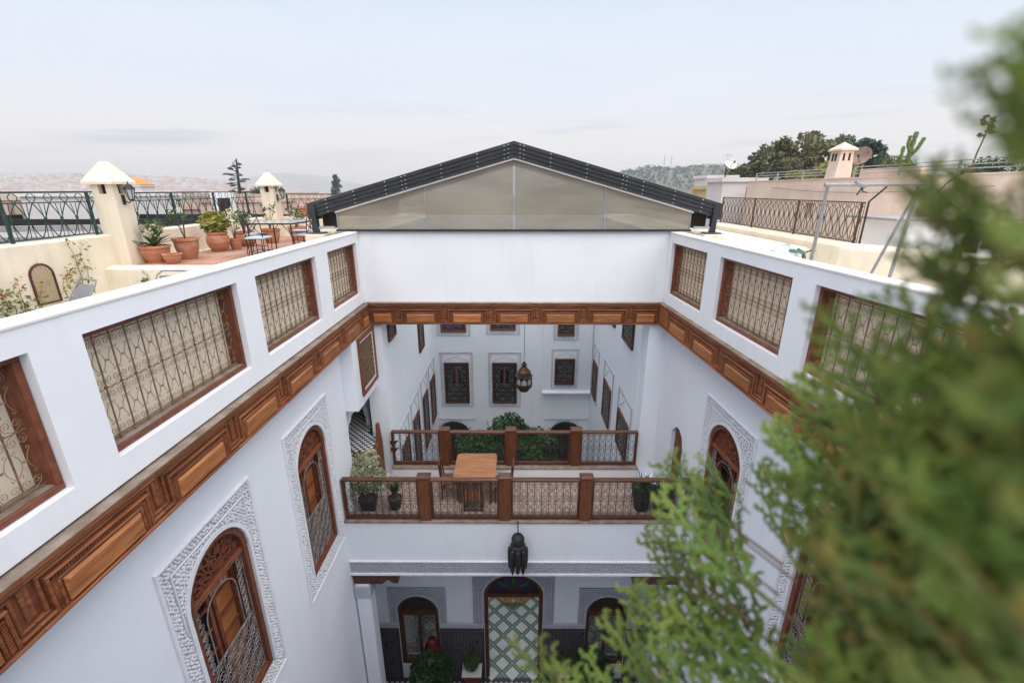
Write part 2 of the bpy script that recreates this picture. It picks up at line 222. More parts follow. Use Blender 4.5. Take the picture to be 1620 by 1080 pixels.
# ------------------------------------------------------------------ mesh builder
class MB:
    def __init__(s): s.v = []; s.f = []
    def quad(s, *p):
        n = len(s.v); s.v += [tuple(q) for q in p]; s.f.append(tuple(range(n, n+len(p)))); return s
    def box(s, x0, x1, y0, y1, z0, z1):
        n = len(s.v)
        s.v += [(x0,y0,z0),(x1,y0,z0),(x1,y1,z0),(x0,y1,z0),(x0,y0,z1),(x1,y0,z1),(x1,y1,z1),(x0,y1,z1)]
        s.f += [tuple(n+i for i in q) for q in ((0,3,2,1),(4,5,6,7),(0,1,5,4),(1,2,6,5),(2,3,7,6),(3,0,4,7))]; return s
    def cbox(s, x0, x1, y0, y1, z0, z1, c=0.01):
        # box with its front (-y) edges chamfered
        n = len(s.v)
        s.v += [(x0,y1,z0),(x1,y1,z0),(x1,y1,z1),(x0,y1,z1),(x0,y0+c,z0),(x1,y0+c,z0),(x1,y0+c,z1),(x0,y0+c,z1),
                (x0+c,y0,z0+c),(x1-c,y0,z0+c),(x1-c,y0,z1-c),(x0+c,y0,z1-c)]
        s.f += [tuple(n+i for i in q) for q in ((0,1,5,4),(1,2,6,5),(2,3,7,6),(3,0,4,7),(4,5,9,8),(5,6,10,9),(6,7,11,10),(7,4,8,11),(8,9,10,11),(3,2,1,0))]; return s
    def bbox(s, x0, x1, y0, y1, z0, z1, c=0.01):
        # box with top edges chamfered
        n = len(s.v)
        s.v += [(x0,y0,z0),(x1,y0,z0),(x1,y1,z0),(x0,y1,z0),(x0,y0,z1-c),(x1,y0,z1-c),(x1,y1,z1-c),(x0,y1,z1-c),(x0+c,y0+c,z1),(x1-c,y0+c,z1),(x1-c,y1-c,z1),(x0+c,y1-c,z1)]
        s.f += [tuple(n+i for i in q) for q in ((0,3,2,1),(0,1,5,4),(1,2,6,5),(2,3,7,6),(3,0,4,7),(4,5,9,8),(5,6,10,9),(6,7,11,10),(7,4,8,11),(8,9,10,11))]; return s
    def prism(s, pts, a, b, axis='y'):
        # pts 2-D outline; extruded from a to b along axis
        n = len(s.v); k = len(pts)
        for d in (a, b):
            for p in pts: s.v.append((p[0], d, p[1]) if axis == 'y' else ((d, p[0], p[1]) if axis == 'x' else (p[0], p[1], d)))
        s.f.append(tuple(range(n, n+k))); s.f.append(tuple(range(n+2*k-1, n+k-1, -1)))
        for i in range(k):
            j = (i+1) % k; s.f.append((n+j, n+i, n+k+i, n+k+j))
        return s
    def tube(s, pts, r, n=5, r2=None, cap=True):
        P = [Vector(p) for p in pts]; k = len(P); b0 = len(s.v)
        up = None
        for i in range(k):
            t = (P[min(i+1, k-1)] - P[max(i-1, 0)])
            t = t.normalized() if t.length > 1e-9 else Vector((0, 0, 1))
            if up is None: up = Vector((0, 1, 0)) if abs(t.y) < 0.9 else Vector((1, 0, 0))
            x = t.cross(up); x = x.normalized() if x.length > 1e-6 else t.orthogonal().normalized()
            y = x.cross(t).normalized(); up = y
            rr = r if r2 is None else r + (r2-r)*i/(k-1)
            for j in range(n):
                a = 2*pi*j/n + pi/4; s.v.append(tuple(P[i] + x*cos(a)*rr + y*sin(a)*rr))
        for i in range(k-1):
            for j in range(n):
                a = b0+i*n+j; b = b0+i*n+(j+1) % n; s.f.append((a, b, b+n, a+n))
        if cap:
            s.f.append(tuple(b0+j for j in range(n-1, -1, -1))); s.f.append(tuple(b0+(k-1)*n+j for j in range(n)))
        return s
    def lathe(s, prof, n=14, cx=0, cy=0, a0=0.0):
        b0 = len(s.v)
        for (r, z) in prof:
            for j in range(n):
                a = 2*pi*j/n + a0; s.v.append((cx+r*cos(a), cy+r*sin(a), z))
        for i in range(len(prof)-1):
            for j in range(n):
                a = b0+i*n+j; b = b0+i*n+(j+1) % n; s.f.append((a, b, b+n, a+n))
        s.f.append(tuple(b0+j for j in range(n-1, -1, -1))); s.f.append(tuple(b0+(len(prof)-1)*n+j for j in range(n)))
        return s
    def merge(s, o, mtx=None):
        n = len(s.v)
        s.v += [tuple(mtx @ Vector(p)) for p in o.v] if mtx is not None else list(o.v)
        s.f += [tuple(n+i for i in q) for q in o.f]; return s
    def mesh(s, name, m, smooth=False):
        me = bpy.data.meshes.new(name); me.from_pydata(s.v, [], s.f); me.materials.append(M[m] if isinstance(m, str) else m)
        if smooth:
            for p in me.polygons: p.use_smooth = True
        me.update(); return me
    def build(s, name, m, parent=None, smooth=False, **k):
        return inst(name, s.mesh(name, m, smooth), parent, **k)

def inst(name, me, parent=None, loc=(0,0,0), rot=(0,0,0), scale=(1,1,1), kind=None, label=None):
    o = bpy.data.objects.new(name, me); col.objects.link(o); o.parent = parent
    o.location = loc; o.rotation_euler = rot; o.scale = scale
    if kind: o['kind'] = kind
    if label: o['label'] = label
    return o
def tag(o, label, cat, group=None):
    o['label'] = label; o['category'] = cat; o['kind'] = 'thing'
    if group: o['group'] = group
    return o
def thing(name, label, cat, loc=(0,0,0), rz=0.0, group=None):
    o = bpy.data.objects.new(name, None); o.empty_display_size = 0.2; col.objects.link(o)
    o.location = loc; o.rotation_euler = (0, 0, rz); return tag(o, label, cat, group)
def struct(o): o['kind'] = 'structure'; return o
def copy_tree(o, loc, rz, label, group=None):
    def rec(a, par):
        c = a.copy(); col.objects.link(c); c.parent = par
        for ch in kids.get(a, ()): rec(ch, c)
        return c
    kids = {}
    for x in bpy.data.objects:
        if x.parent: kids.setdefault(x.parent, []).append(x)
    r = rec(o, None); r.location = loc; r.rotation_euler = (0, 0, rz); r['label'] = label
    if group: r['group'] = group
    return r

# sides of the courtyard.  Local frame of a wall-mounted thing: x to the right seen from the court, y into the wall, z up
SK = math.atan(0.05)
RZL, RZR = pi/2, -pi/2 + SK
def LW(Y, d=0.0, z=0.0): return (-3.40-d, Y, z)
_n = Vector((1, 0.05, 0)).normalized()
def RW(Y, d=0.0, z=0.0):      # point on the skewed right parapet face at depth Y, offset d outwards
    p = Vector((3.4+0.05*(10-Y), Y, z)) + _n*d; return tuple(p)

def holed(x0, x1, z0, z1, y0, y1, holes):
    """slab in the local xz plane with rectangular holes; only outer faces"""
    xs = sorted({x0, x1, *[h[i] for h in holes for i in (0, 1)]}); zs = sorted({z0, z1, *[h[i] for h in holes for i in (2, 3)]})
    xs = [x for x in xs if x0 <= x <= x1]; zs = [z for z in zs if z0 <= z <= z1]
    def solid(i, j):
        if i < 0 or j < 0 or i >= len(xs)-1 or j >= len(zs)-1: return False
        cx, cz = (xs[i]+xs[i+1])/2, (zs[j]+zs[j+1])/2
        return not any(h[0] < cx < h[1] and h[2] < cz < h[3] for h in holes)
    m = MB()
    for i in range(len(xs)-1):
        for j in range(len(zs)-1):
            if not solid(i, j): continue
            a, b, c, d = xs[i], xs[i+1], zs[j], zs[j+1]
            m.quad((a,y0,c),(b,y0,c),(b,y0,d),(a,y0,d)); m.quad((b,y1,c),(a,y1,c),(a,y1,d),(b,y1,d))
            if not solid(i-1, j): m.quad((a,y1,c),(a,y0,c),(a,y0,d),(a,y1,d))
            if not solid(i+1, j): m.quad((b,y0,c),(b,y1,c),(b,y1,d),(b,y0,d))
            if not solid(i, j-1): m.quad((a,y1,c),(b,y1,c),(b,y0,c),(a,y0,c))
            if not solid(i, j+1): m.quad((a,y0,d),(b,y0,d),(b,y1,d),(a,y1,d))
    return m
def ring(x0, x1, z0, z1, w, y0, y1, c=0.008):
    m = MB()
    m.cbox(x0, x1, y0, y1, z1-w, z1, c); m.cbox(x0, x1, y0, y1, z0, z0+w, c)
    m.cbox(x0, x0+w, y0+0.002, y1, z0+w, z1-w, c); m.cbox(x1-w, x1, y0+0.002, y1, z0+w, z1-w, c); return m

# ================================================================== GROUND AND SETTING
g = MB(); g.quad((-5000,-600,-16),(3000,-600,-16),(3000,4500,-16),(-5000,4500,-16))
struct(g.build('ground', 'ground'))
def hill(name, m, cx, cy, lx, ly, h, seed, nx=60, ny=14, prof=None):
    b = MB(); n0 = Vector((seed*3.7, seed*1.3, 0))
    for j in range(ny+1):
        for i in range(nx+1):
            u, v = i/nx*2-1, j/ny*2-1
            f = max(0, 1-v*v)**0.8 * (prof(u) if prof else max(0, 1-u*u)**0.9)
            z = h*f*(1+0.16*noise.noise(n0+Vector((u*4, v*2, 0)))) + h*0.05*noise.noise(n0+Vector((u*18, v*6, 1)))*f
            b.v.append((cx+u*lx, cy+v*ly, -16.5+z))
    for j in range(ny):
        for i in range(nx):
            a = j*(nx+1)+i; b.f.append((a, a+1, a+nx+2, a+nx+1))
    struct(b.build(name, m, smooth=True))
    def zf(x, y):
        u, v = (x-cx)/lx, (y-cy)/ly
        if abs(u) >= 1 or abs(v) >= 1: return -16.5
        f = max(0, 1-v*v)**0.8 * (prof(u) if prof else max(0, 1-u*u)**0.9)
        return -16.5+h*f*(1+0.16*noise.noise(n0+Vector((u*4, v*2, 0)))) + h*0.05*noise.noise(n0+Vector((u*18, v*6, 1)))*f
    return zf
town_z = hill('town_hill', 'hillp', -1150, 1150, 570, 420, 47, 1, prof=lambda u: max(0, 1-u**4)**0.7)
hill('far_hill', 'hill', -1349, 2900, 950, 700, 92, 2, prof=lambda u: 0.5*max(0, 1-u*u)+0.68*math.exp(-((u-0.05)/0.30)**2)*max(0, 1-u*u)**.5)
hill('bare_ridge', 'hill', -1700, 2500, 1500, 500, 62, 4)
wood_z = hill('wooded_hill', 'hillg', 215, 560, 230, 160, 40, 3)

# ================================================================== COURTYARD SHELL
ZG, ZT, ZC1, ZC0 = -13.5, -0.86, -2.43, -2.93
PT, PB = -1.08, -2.19
def floor_obj(name, m, x0, x1, y0, y1, z, t=0.15):
    b = MB(); b.box(x0, x1, y0, y1, z-t, z); return struct(b.build(name, m))

# openings along each parapet, measured along Y
OPL = [(0.95, 2.98), (3.40, 5.50), (5.92, 7.82), (8.35, 9.93)]
OPR = [(0.95, 2.95), (3.35, 5.42), (5.86, 7.80), (8.30, 9.95)]

def parapet(side):
    ops = OPL if side == 'L' else OPR
    nm = 'left' if side == 'L' else 'right'
    t = thing('parapet_wall', 'white parapet along the %s edge of the courtyard, pierced by four framed iron grilles' % nm, 'wall',
              LW(0) if side == 'L' else RW(0), RZL if side == 'L' else RZR)
    if side == 'L': X = lambda y: y
    else: X = lambda y: -y
    hl = [(min(X(a), X(b)), max(X(a), X(b)), PB, PT) for a, b in ops]
    x0, x1 = (0.3, 10.15) if side == 'L' else (-10.15, -0.3)
    holed(x0, x1, ZC1+0.004, ZT-0.03, 0, 0.20, hl).build('wall_body', 'white', t)
    b = MB(); b.bbox(x0, x1, -0.012, 0.215, ZT-0.03, ZT, 0.012); b.build('coping', 'coping', t)
    return t
parapet('L'); parapet('R')

# scroll-work unit, 1 wide by 1 tall before scaling (x -0.5..0.5, z 0..1), in real metres w=0.165
def scroll_pts(cx, cz, r0, turns, a0, sgn, n=11):
    return [(cx + r0*(1-0.8*i/n)*cos(a0+sgn*2*pi*turns*i/n), 0, cz + r0*(1-0.8*i/n)*sin(a0+sgn*2*pi*turns*i/n)) for i in range(n+1)]
def scroll_unit(w, h, r=0.0035, n=4, simple=False):
    b = MB(); k = w/0.165; R = 0.033*k
    def heart(z, up):
        for s in (-1, 1):
            p = scroll_pts(s*0.037*k, z, R, 1.35, (0 if s > 0 else pi), (1 if s > 0 else -1)*(1 if up else -1), 7 if simple else 11)
            p = [(0, 0, z-(0.062 if up else -0.062)), (s*0.055*k, 0, z-(0.035 if up else -0.035))] + p
            b.tube(p, r, n, cap=False)
    def lyre(z0, z1):
        for s in (-1, 1):
            p = []
            for i in range(9):
                u = i/8; p.append((s*k*(0.022+0.046*(2*u-1)**2), 0, z0+(z1-z0)*u))
            e0 = [(s*k*0.045, 0, z0-0.012), (s*k*0.040, 0, z0+0.008)]; e1 = [(s*k*0.040, 0, z1-0.008), (s*k*0.045, 0, z1+0.012)]
            b.tube(e0[::-1][:1]+e0[:1]+p+e1[::-1][:1]+e1[:1], r, n, cap=False)
    for z, up in ((0.085, True), (0.425, False), (0.555, True), (0.90, False)): heart(z*h, up)
    lyre(0.16*h, 0.35*h); lyre(0.63*h, 0.82*h)
    b.box(-0.012*k, 0.012*k, -0.004, 0.004, 0.245*h, 0.262*h); b.box(-0.012*k, 0.012*k, -0.004, 0.004, 0.715*h, 0.732*h)
    return b

def grille_panel(side, i, label, nbars, bm):
    a, bb = (OPL if side == 'L' else OPR)[i]
    W = (bb-a); H = PT-PB
    if side == 'L': t = thing('grille_window', label, 'window grille', LW(a, 0, PB), RZL, 'iron grilles in the parapets')
    else:
        W = W*sqrt(1+0.0025); t = thing('grille_window', label, 'window grille', RW(bb, 0, PB), RZR, 'iron grilles in the parapets')
    fw = 0.055
    ring(0.002, W-0.002, 0.002, H-0.002, fw, 0.065, 0.235).build('frame', 'redwood', t)
    s = MB(); s.box(fw, W-fw, 0.085, 0.235, fw+0.001, fw+0.012); s.build('sill', 'dust', t)
    s = MB(); s.box(-0.05, W+0.05, 0.238, 0.262, -0.05, H+0.05); s.build('backing_sheet', bm, t)
    x0, x1, z0, z1 = fw, W-fw, fw+0.012, H-fw
    pitch = (x1-x0)/nbars; hh = z1-z0
    bme = MB().box(-0.005, 0.005, -0.005, 0.005, 0, hh).box(-0.011, 0.011, -0.011, 0.011, 0.0, 0.035).box(-0.011, 0.011, -0.011, 0.011, hh*0.485, hh*0.505).mesh('bar', 'rust')
    sme = scroll_unit(pitch, hh, 0.0030).mesh('scroll_work', 'rustscroll')
    for k in range(nbars):
        if k: inst('bar', bme, t, (x0+pitch*k, 0.150, z0))
        inst('scroll_work', sme, t, (x0+pitch*(k+0.5), 0.1505, z0), scale=(1, 1, 1))
    for z in (0.025, 0.49, 0.955):
        c = MB(); c.box(x0-0.01, x1+0.01, 0.138, 0.144, z0+hh*z-0.004, z0+hh*z+0.004); c.build('crossbar', 'rust', t)
    return t
LBL = ['iron grille of the left parapet nearest the camera, cut off by the photo edge', 'widest looking grille in the left parapet, between the nearest and the third opening',
       'third grille from the camera in the left parapet, below the patio table', 'farthest and smallest looking grille in the left parapet, beside the white end wall']
LBR = ['iron grille in the right parapet nearest the camera, behind the cypress', 'grille in the right parapet whose near half disappears behind the cypress sprays',
       'second grille from the end wall in the right parapet, wholly visible', 'farthest grille in the right parapet, beside the white end wall']
NB = [12, 12, 11, 10]
for i in range(4):
    grille_panel('L', i, LBL[i], NB[i], 'beige'); grille_panel('R', i, LBR[i], NB[i], 'beige_r')

# white end wall over the gallery, carrying the gable
t = thing('end_wall', 'blank white wall between the two parapets under the gable of the skylight', 'wall', (0, 10.15, 0))
b = MB(); b.box(-3.6, 3.6, 0, 0.42, ZC0+0.01, ZT-0.002); b.build('wall_body', 'white', t)

# ---- cedar cornice units
def cornice_unit(w):
    """returns meshes for panel, mouldings, rope carving; x 0..w, z 0..0.5, front at negative y"""
    a, c = 0.235*w/1.2, w-0.235*w/1.2
    pan = MB(); pan.cbox(a, c, -0.060, 0.0, 0.035, 0.245, 0.022)
    mo = MB(); rp = MB()
    def strip_x(xa, xb, z0, z1, y): mo.cbox(xa, xb, -y, 0, z0, z1, 0.008)
    for off, wd, y, zt in ((0.012, 0.026, 0.042, 0.257), (0.084, 0.026, 0.050, 0.328), (0.130, 0.026, 0.030, 0.378)):
        strip_x(a-off-wd, a-off, 0.035 if off < 0.1 else 0.105, zt, y); strip_x(c+off, c+off+wd, 0.035 if off < 0.1 else 0.105, zt, y)
        strip_x(a-off-wd, c+off+wd, zt, zt+wd, y+0.001)
    # link at the foot of the channel, both sides
    for y, z0, z1, o in ((0.030, 0.083, 0.107, 0.130), (0.050, 0.045, 0.072, 0.108)):
        strip_x(0, a-o, z0, z1, y); strip_x(c+o, w, z0, z1, y)
    strip_x(0, 0.035, 0.135, 0.40, 0.020); strip_x(w-0.035, w, 0.135, 0.40, 0.020)
    # top ledge and bottom fillet
    strip_x(0, w, 0.420, 0.448, 0.046); strip_x(0, w, 0.456, 0.50, 0.056); strip_x(0, w, 0.0, 0.030, 0.066)
    # rope carving between the mouldings
    step = 0.024
    def rope_v(x, z0, z1):
        z = z0
        while z < z1: 
            rp.prism([(x-0.017, z), (x+0.017, z+0.009), (x+0.017, z+0.021), (x-0.017, z+0.012)], -0.040, 0.0); z += step
    def rope_h(z, x0, x1):
        x = x0
        while x < x1:
            rp.prism([(x, z-0.013), (x+0.011, z-0.013), (x+0.019, z+0.013), (x+0.008, z+0.013)], -0.036, 0.0); x += step
    rope_v(a-0.061, 0.04, 0.29); rope_v(c+0.061, 0.04, 0.29); rope_h(0.306, a-0.06, c+0.05)
    return pan, mo, rp
def cornice(label, loc, rz, x0, x1, first, w, flip=False):
    t = thing('cedar_cornice', label, 'cornice', loc, rz)
    b = MB(); b.box(x0, x1, 0, 0.12, 0, 0.5); b.build('base_board', 'redwood', t)
    pan, mo, rp = cornice_unit(w)
    pm, mm_, rm = pan.mesh('panel', 'woodpanel'), mo.mesh('moulding', 'wood'), rp.mesh('rope_carving', 'rope')
    k = math.floor((x0-first)/w)
    while first+k*w < x1-0.02:
        xa = first+k*w
        if xa >= x0-0.58*w and xa+w <= x1+0.58*w:
            trio = (inst('panel', pm, t, (xa, 0, 0)), inst('moulding', mm_, t, (xa, 0, 0)), inst('rope_carving', rm, t, (xa, 0.0, 0), kind='stuff'))
            if xa < x0 or xa+w > x1:   # corner unit trimmed to fit
                xs0, xs1 = max(xa, x0), min(xa+w, x1)
                sc_ = (xs1-xs0)/w
                for q in trio: q.scale = (sc_, 1, 1); q.location = (xs0, 0, 0)
        elif xa < x0 or xa+w > x1:
            xs0, xs1 = max(xa, x0), min(xa+w, x1)
            if xs1-xs0 > 0.08:
                f = MB(); f.cbox(xs0, xs1, -0.04, 0, 0.035, 0.43, 0.02); f.build('panel', 'woodpanel', t)
                f = MB(); f.cbox(xs0, xs1, -0.052, 0, 0.440, 0.462, 0.008); f.cbox(xs0, xs1, -0.07, 0, 0.465, 0.5, 0.008); f.cbox(xs0, xs1, -0.066, 0, 0, 0.03, 0.008); f.build('moulding', 'wood', t)
        k += 1
    b = MB(); b.box(x0, x1, -0.060, 0.12, 0.5005, 0.508); b.build('dusty_ledge', 'dust', t)
    return t
cornice('panelled cedar cornice running along the left wall under the parapet', LW(0, -0.045, ZC0-0.03), RZL, 0.3, 10.09, 2.38, 1.2)
cornice('panelled cedar cornice running along the right wall under the parapet', RW(0, -0.045, ZC0), RZR, -10.09, -0.3, -9.62, 1.2)
cornice('panelled cedar cornice across the foot of the white end wall', (0, 10.10, ZC0-0.012), 0, -3.35, 3.345, -2.675, 1.07)

# ---- courtyard walls
WX = 0.18          # wall face is this far behind the parapet face
# windows of the front court: (Y0, Y1) of frame, per side
FW = 1.14; FZ0, FSP, FR = -6.65, -4.50, 0.57
LWIN = [3.79, 6.41]; RWIN = [3.75, 6.44]
hlL = [(a, a+FW, FZ0, FSP+FR+0.01) for a in LWIN]
t = thing('courtyard_wall', 'tall white left wall of the courtyard holding two arched carved windows', 'wall', LW(0, WX), RZL)
holed(0.3, 8.72, ZG, ZC0+0.25, 0, 0.35, hlL).build('wall_body', 'white_in', t)
t = thing('courtyard_wall', 'tall white right wall of the courtyard, partly behind the cypress', 'wall', RW(0, WX), RZR)
hlR = [(-a-FW, -a, FZ0, FSP+FR+0.01) for a in RWIN] + [(-9.24, -8.62, -7.0, -4.98)]
holed(-10.2, -0.3, ZG, ZC0+0.25, 0, 0.35, hlR).build('wall_body', 'white_in', t)
t = thing('courtyard_wall', 'white wall closing the near end of the courtyard below the camera', 'wall', (0, 0.3, 0))
b = MB(); b.box(-3.9, 4.3, -0.25, 0, ZG, ZT); b.build('wall_body', 'white_in', t)
floor_obj('courtyard_floor', 'zell_grey', -3.9, 4.3, 0.3, 7.6, ZG)

# arched windows ----------------------------------------------------
def arch_z(x, hw, sp, r): return sp + r*sqrt(max(0, 1-(x/hw)**2))
def arch_ring(m, hw, sp, r, z0, wdt, y0, y1, n=20, bottom=True):
    """ring of width wdt inside an arch of half width hw"""
    o = [(-hw, z0)] + [(-hw*cos(pi*i/n), sp+r*sin(pi*i/n)) for i in range(n+1)] + [(hw, z0)]
    hi, ri = hw-wdt, r-wdt
    q = [(-hi, z0)] + [(-hi*cos(pi*i/n), sp+ri*sin(pi*i/n)) for i in range(n+1)] + [(hi, z0)]
    for i in range(len(o)-1):
        a, b_, c, d = o[i], o[i+1], q[i+1], q[i]
        m.quad((a[0],y0,a[1]),(b_[0],y0,b_[1]),(c[0],y0,c[1]),(d[0],y0,d[1]))
        m.quad((d[0],y0,d[1]),(c[0],y0,c[1]),(c[0],y1,c[1]),(d[0],y1,d[1]))
        m.quad((b_[0],y0,b_[1]),(a[0],y0,a[1]),(a[0],y1,a[1]),(b_[0],y1,b_[1]))
    return m
def surround_mesh(hw, sp, r, z0, W, H0, H1, n=20):
    """plate W wide (half) from H0 to H1 with arch hole; returns back plate, plain borders, relief"""
    bk = MB(); y0, y1 = -0.012, 0.0
    xs = [-hw*cos(pi*i/n) for i in range(n+1)]
    for i in range(n):
        a, c = xs[i], xs[i+1]; za, zc = arch_z(a, hw, sp, r), arch_z(c, hw, sp, r)
        bk.quad((a,y0,za),(c,y0,zc),(c,y0,H1),(a,y0,H1)); bk.quad((a,y0,za),(a,0.10,za),(c,0.10,zc),(c,y0,zc))
    bk.quad((-W,y0,H0),(-hw,y0,H0),(-hw,y0,H1),(-W,y0,H1)); bk.quad((hw,y0,H0),(W,y0,H0),(W,y0,H1),(hw,y0,H1)); bk.quad((-hw,y0,H0),(hw,y0,H0),(hw,y0,z0),(-hw,y0,z0))
    bk.quad((-W,y0,H0),(-W,y1,H0),(-W,y1,H1),(-W,y0,H1)); bk.quad((W,y0,H0),(W,y1,H0),(W,y1,H1),(W,y0,H1)); bk.quad((-W,y0,H1),(W,y0,H1),(W,y1,H1),(-W,y1,H1)); bk.quad((-W,y0,H0),(W,y0,H0),(W,y1,H0),(-W,y1,H0))
    pl = MB(); e = 0.03
    for (a, c, d, f) in ((-W-0.01, W+0.01, H1-e, H1+0.01), (-W-0.01, W+0.01, H0-0.01, H0+e)): pl.cbox(a, c, -0.038, 0, d, f, 0.01)
    for (a, c) in ((-W-0.01, -W+e), (W-e, W+0.01)): pl.cbox(a, c, -0.037, 0, H0+e, H1-e, 0.01)
    g = 0.16   # inner fillet of the border band
    pl.cbox(-W+g, W-g, -0.032, 0, H1-g-0.018, H1-g, 0.006)
    for s in (-1, 1):
        xa = s*(W-g); pl.cbox(min(xa, xa-s*0.018), max(xa, xa-s*0.018), -0.031, 0, sp-0.1, H1-g-0.018, 0.006)
    arch_ring(pl, hw+0.06, sp, r+0.06, z0, 0.055, -0.034, 0.0, n)
    rl = MB(); st = 0.052; rr = random.Random(3)
    j = 0; z = H0+0.05
    while z < H1-0.04:
        x = -W+0.05+(st/2 if j % 2 else 0)
        while x < W-0.03:
            inside = abs(x) < hw+0.075 and z > z0-0.06 and z < arch_z(min(abs(x), hw), hw, sp, r)+0.08 if abs(x) < hw else (abs(x) < hw+0.075 and z0-0.03 < z < sp+0.05)
            if abs(x) < hw and z < z0: inside = False
            nearfil = (abs(z-(H1-g-0.009)) < 0.03 and abs(x) < W-g+0.03) or (abs(abs(x)-(W-g-0.009)) < 0.028 and z > sp-0.1 and z < H1-g)
            if not inside and not nearfil:
                q = rr.uniform(0.72, 1.05)*st*0.5; h = rr.uniform(0.008, 0.015); jx, jz, ja = rr.uniform(-.009, .009), rr.uniform(-.009, .009), rr.uniform(0, 3.1)
                k = (i_ := (round(x/st)+j)) % 3
                if k == 0: pts = [(q*0.95*cos(a*pi/2), q*0.95*sin(a*pi/2)) for a in range(4)]
                elif k == 1: pts = [(q*(1.0 if a % 2 else 0.45)*cos(a*pi/4), q*(1.0 if a % 2 else 0.45)*sin(a*pi/4)) for a in range(8)]
                else: pts = [(q*0.85*cos(a*2*pi/6+0.5), q*0.55*sin(a*2*pi/6+0.5)) for a in range(6)]
                pts = [(a_*cos(ja)-b_*sin(ja)+jx, a_*sin(ja)+b_*cos(ja)+jz) for a_, b_ in pts]
                n0 = len(rl.v); m_ = len(pts)
                for px_, pz_ in pts: rl.v.append((x+px_, -0.013, z+pz_))
                for px_, pz_ in pts: rl.v.append((x+px_*0.72, -0.013-h, z+pz_*0.72))
                rl.f.append(tuple(range(n0+m_, n0+2*m_)))
                for a in range(m_): rl.f.append((n0+a, n0+(a+1) % m_, n0+m_+(a+1) % m_, n0+m_+a))
            x += st
        z += st*0.5*1.1; j += 1
    return bk, pl, rl
_h = FW/2
SW_, SH0, SH1 = 0.83, -6.96-FZ0, -3.64-FZ0
SUR = surround_mesh(_h, FSP-FZ0, FR, 0.0, SW_, SH0, SH1)
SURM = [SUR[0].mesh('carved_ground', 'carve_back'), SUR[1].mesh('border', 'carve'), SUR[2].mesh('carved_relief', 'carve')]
def fretwork(hw, z0, r):
    m = MB(); rr = random.Random(5)
    # interlaced scrolls filling a half-disc
    for ring_r, k in ((0.30, 3), (0.62, 6), (0.85, 9)):
        for i in range(k):
            a = pi*(i+0.5)/k; cx, cz = hw*ring_r*cos(a), z0+r*ring_r*sin(a)+0.02
            R = hw*(0.15 if ring_r < .8 else 0.10)
            m.tube([(cx+R*cos(q*pi/5), 0, cz+R*0.9*sin(q*pi/5)) for q in range(11)], 0.014, 4, cap=False)
            m.tube([(cx-R*0.6*cos(a), 0, cz-R*0.6*sin(a)), (cx+R*0.2*sin(a), 0, cz-R*0.2*cos(a)), (cx+R*0.7*cos(a), 0, cz+R*0.7*sin(a))], 0.016, 4)
    for i in range(7):
        a = pi*(i+0.5)/7; m.tube([(hw*0.1*cos(a), 0, z0+r*0.1*sin(a)), (hw*0.5*cos(a+0.12), 0, z0+r*0.5*sin(a+0.12)), (hw*0.94*cos(a), 0, z0+r*0.94*sin(a))], 0.012, 4)
    return m
def iron_lower(hw, z0, z1, r=0.006):
    m = MB(); nx = 7
    step = 2*hw/nx; nz_ = int((z1-z0)/step)
    sz = (z1-z0)/nz_
    for i in range(nx+1): m.box(-hw+step*i-0.005, -hw+step*i+0.005, -0.006, 0.006, z0, z1)
    for j in range(nz_):
        for i in range(nx):
            cx, cz = -hw+step*(i+0.5), z0+sz*(j+0.5)
            m.tube([(cx+step*0.36*cos(q*pi/4), 0, cz+sz*0.36*sin(q*pi/4)) for q in range(9)], r, 3, cap=False)
            s = 1 if (i+j) % 2 else -1
            m.tube([(cx-s*step*0.48, 0, cz-sz*0.48), (cx-s*step*0.1, 0, cz-sz*0.2), (cx+s*step*0.1, 0, cz+sz*0.2), (cx+s*step*0.48, 0, cz+sz*0.48)], r, 3, cap=False)
    return m
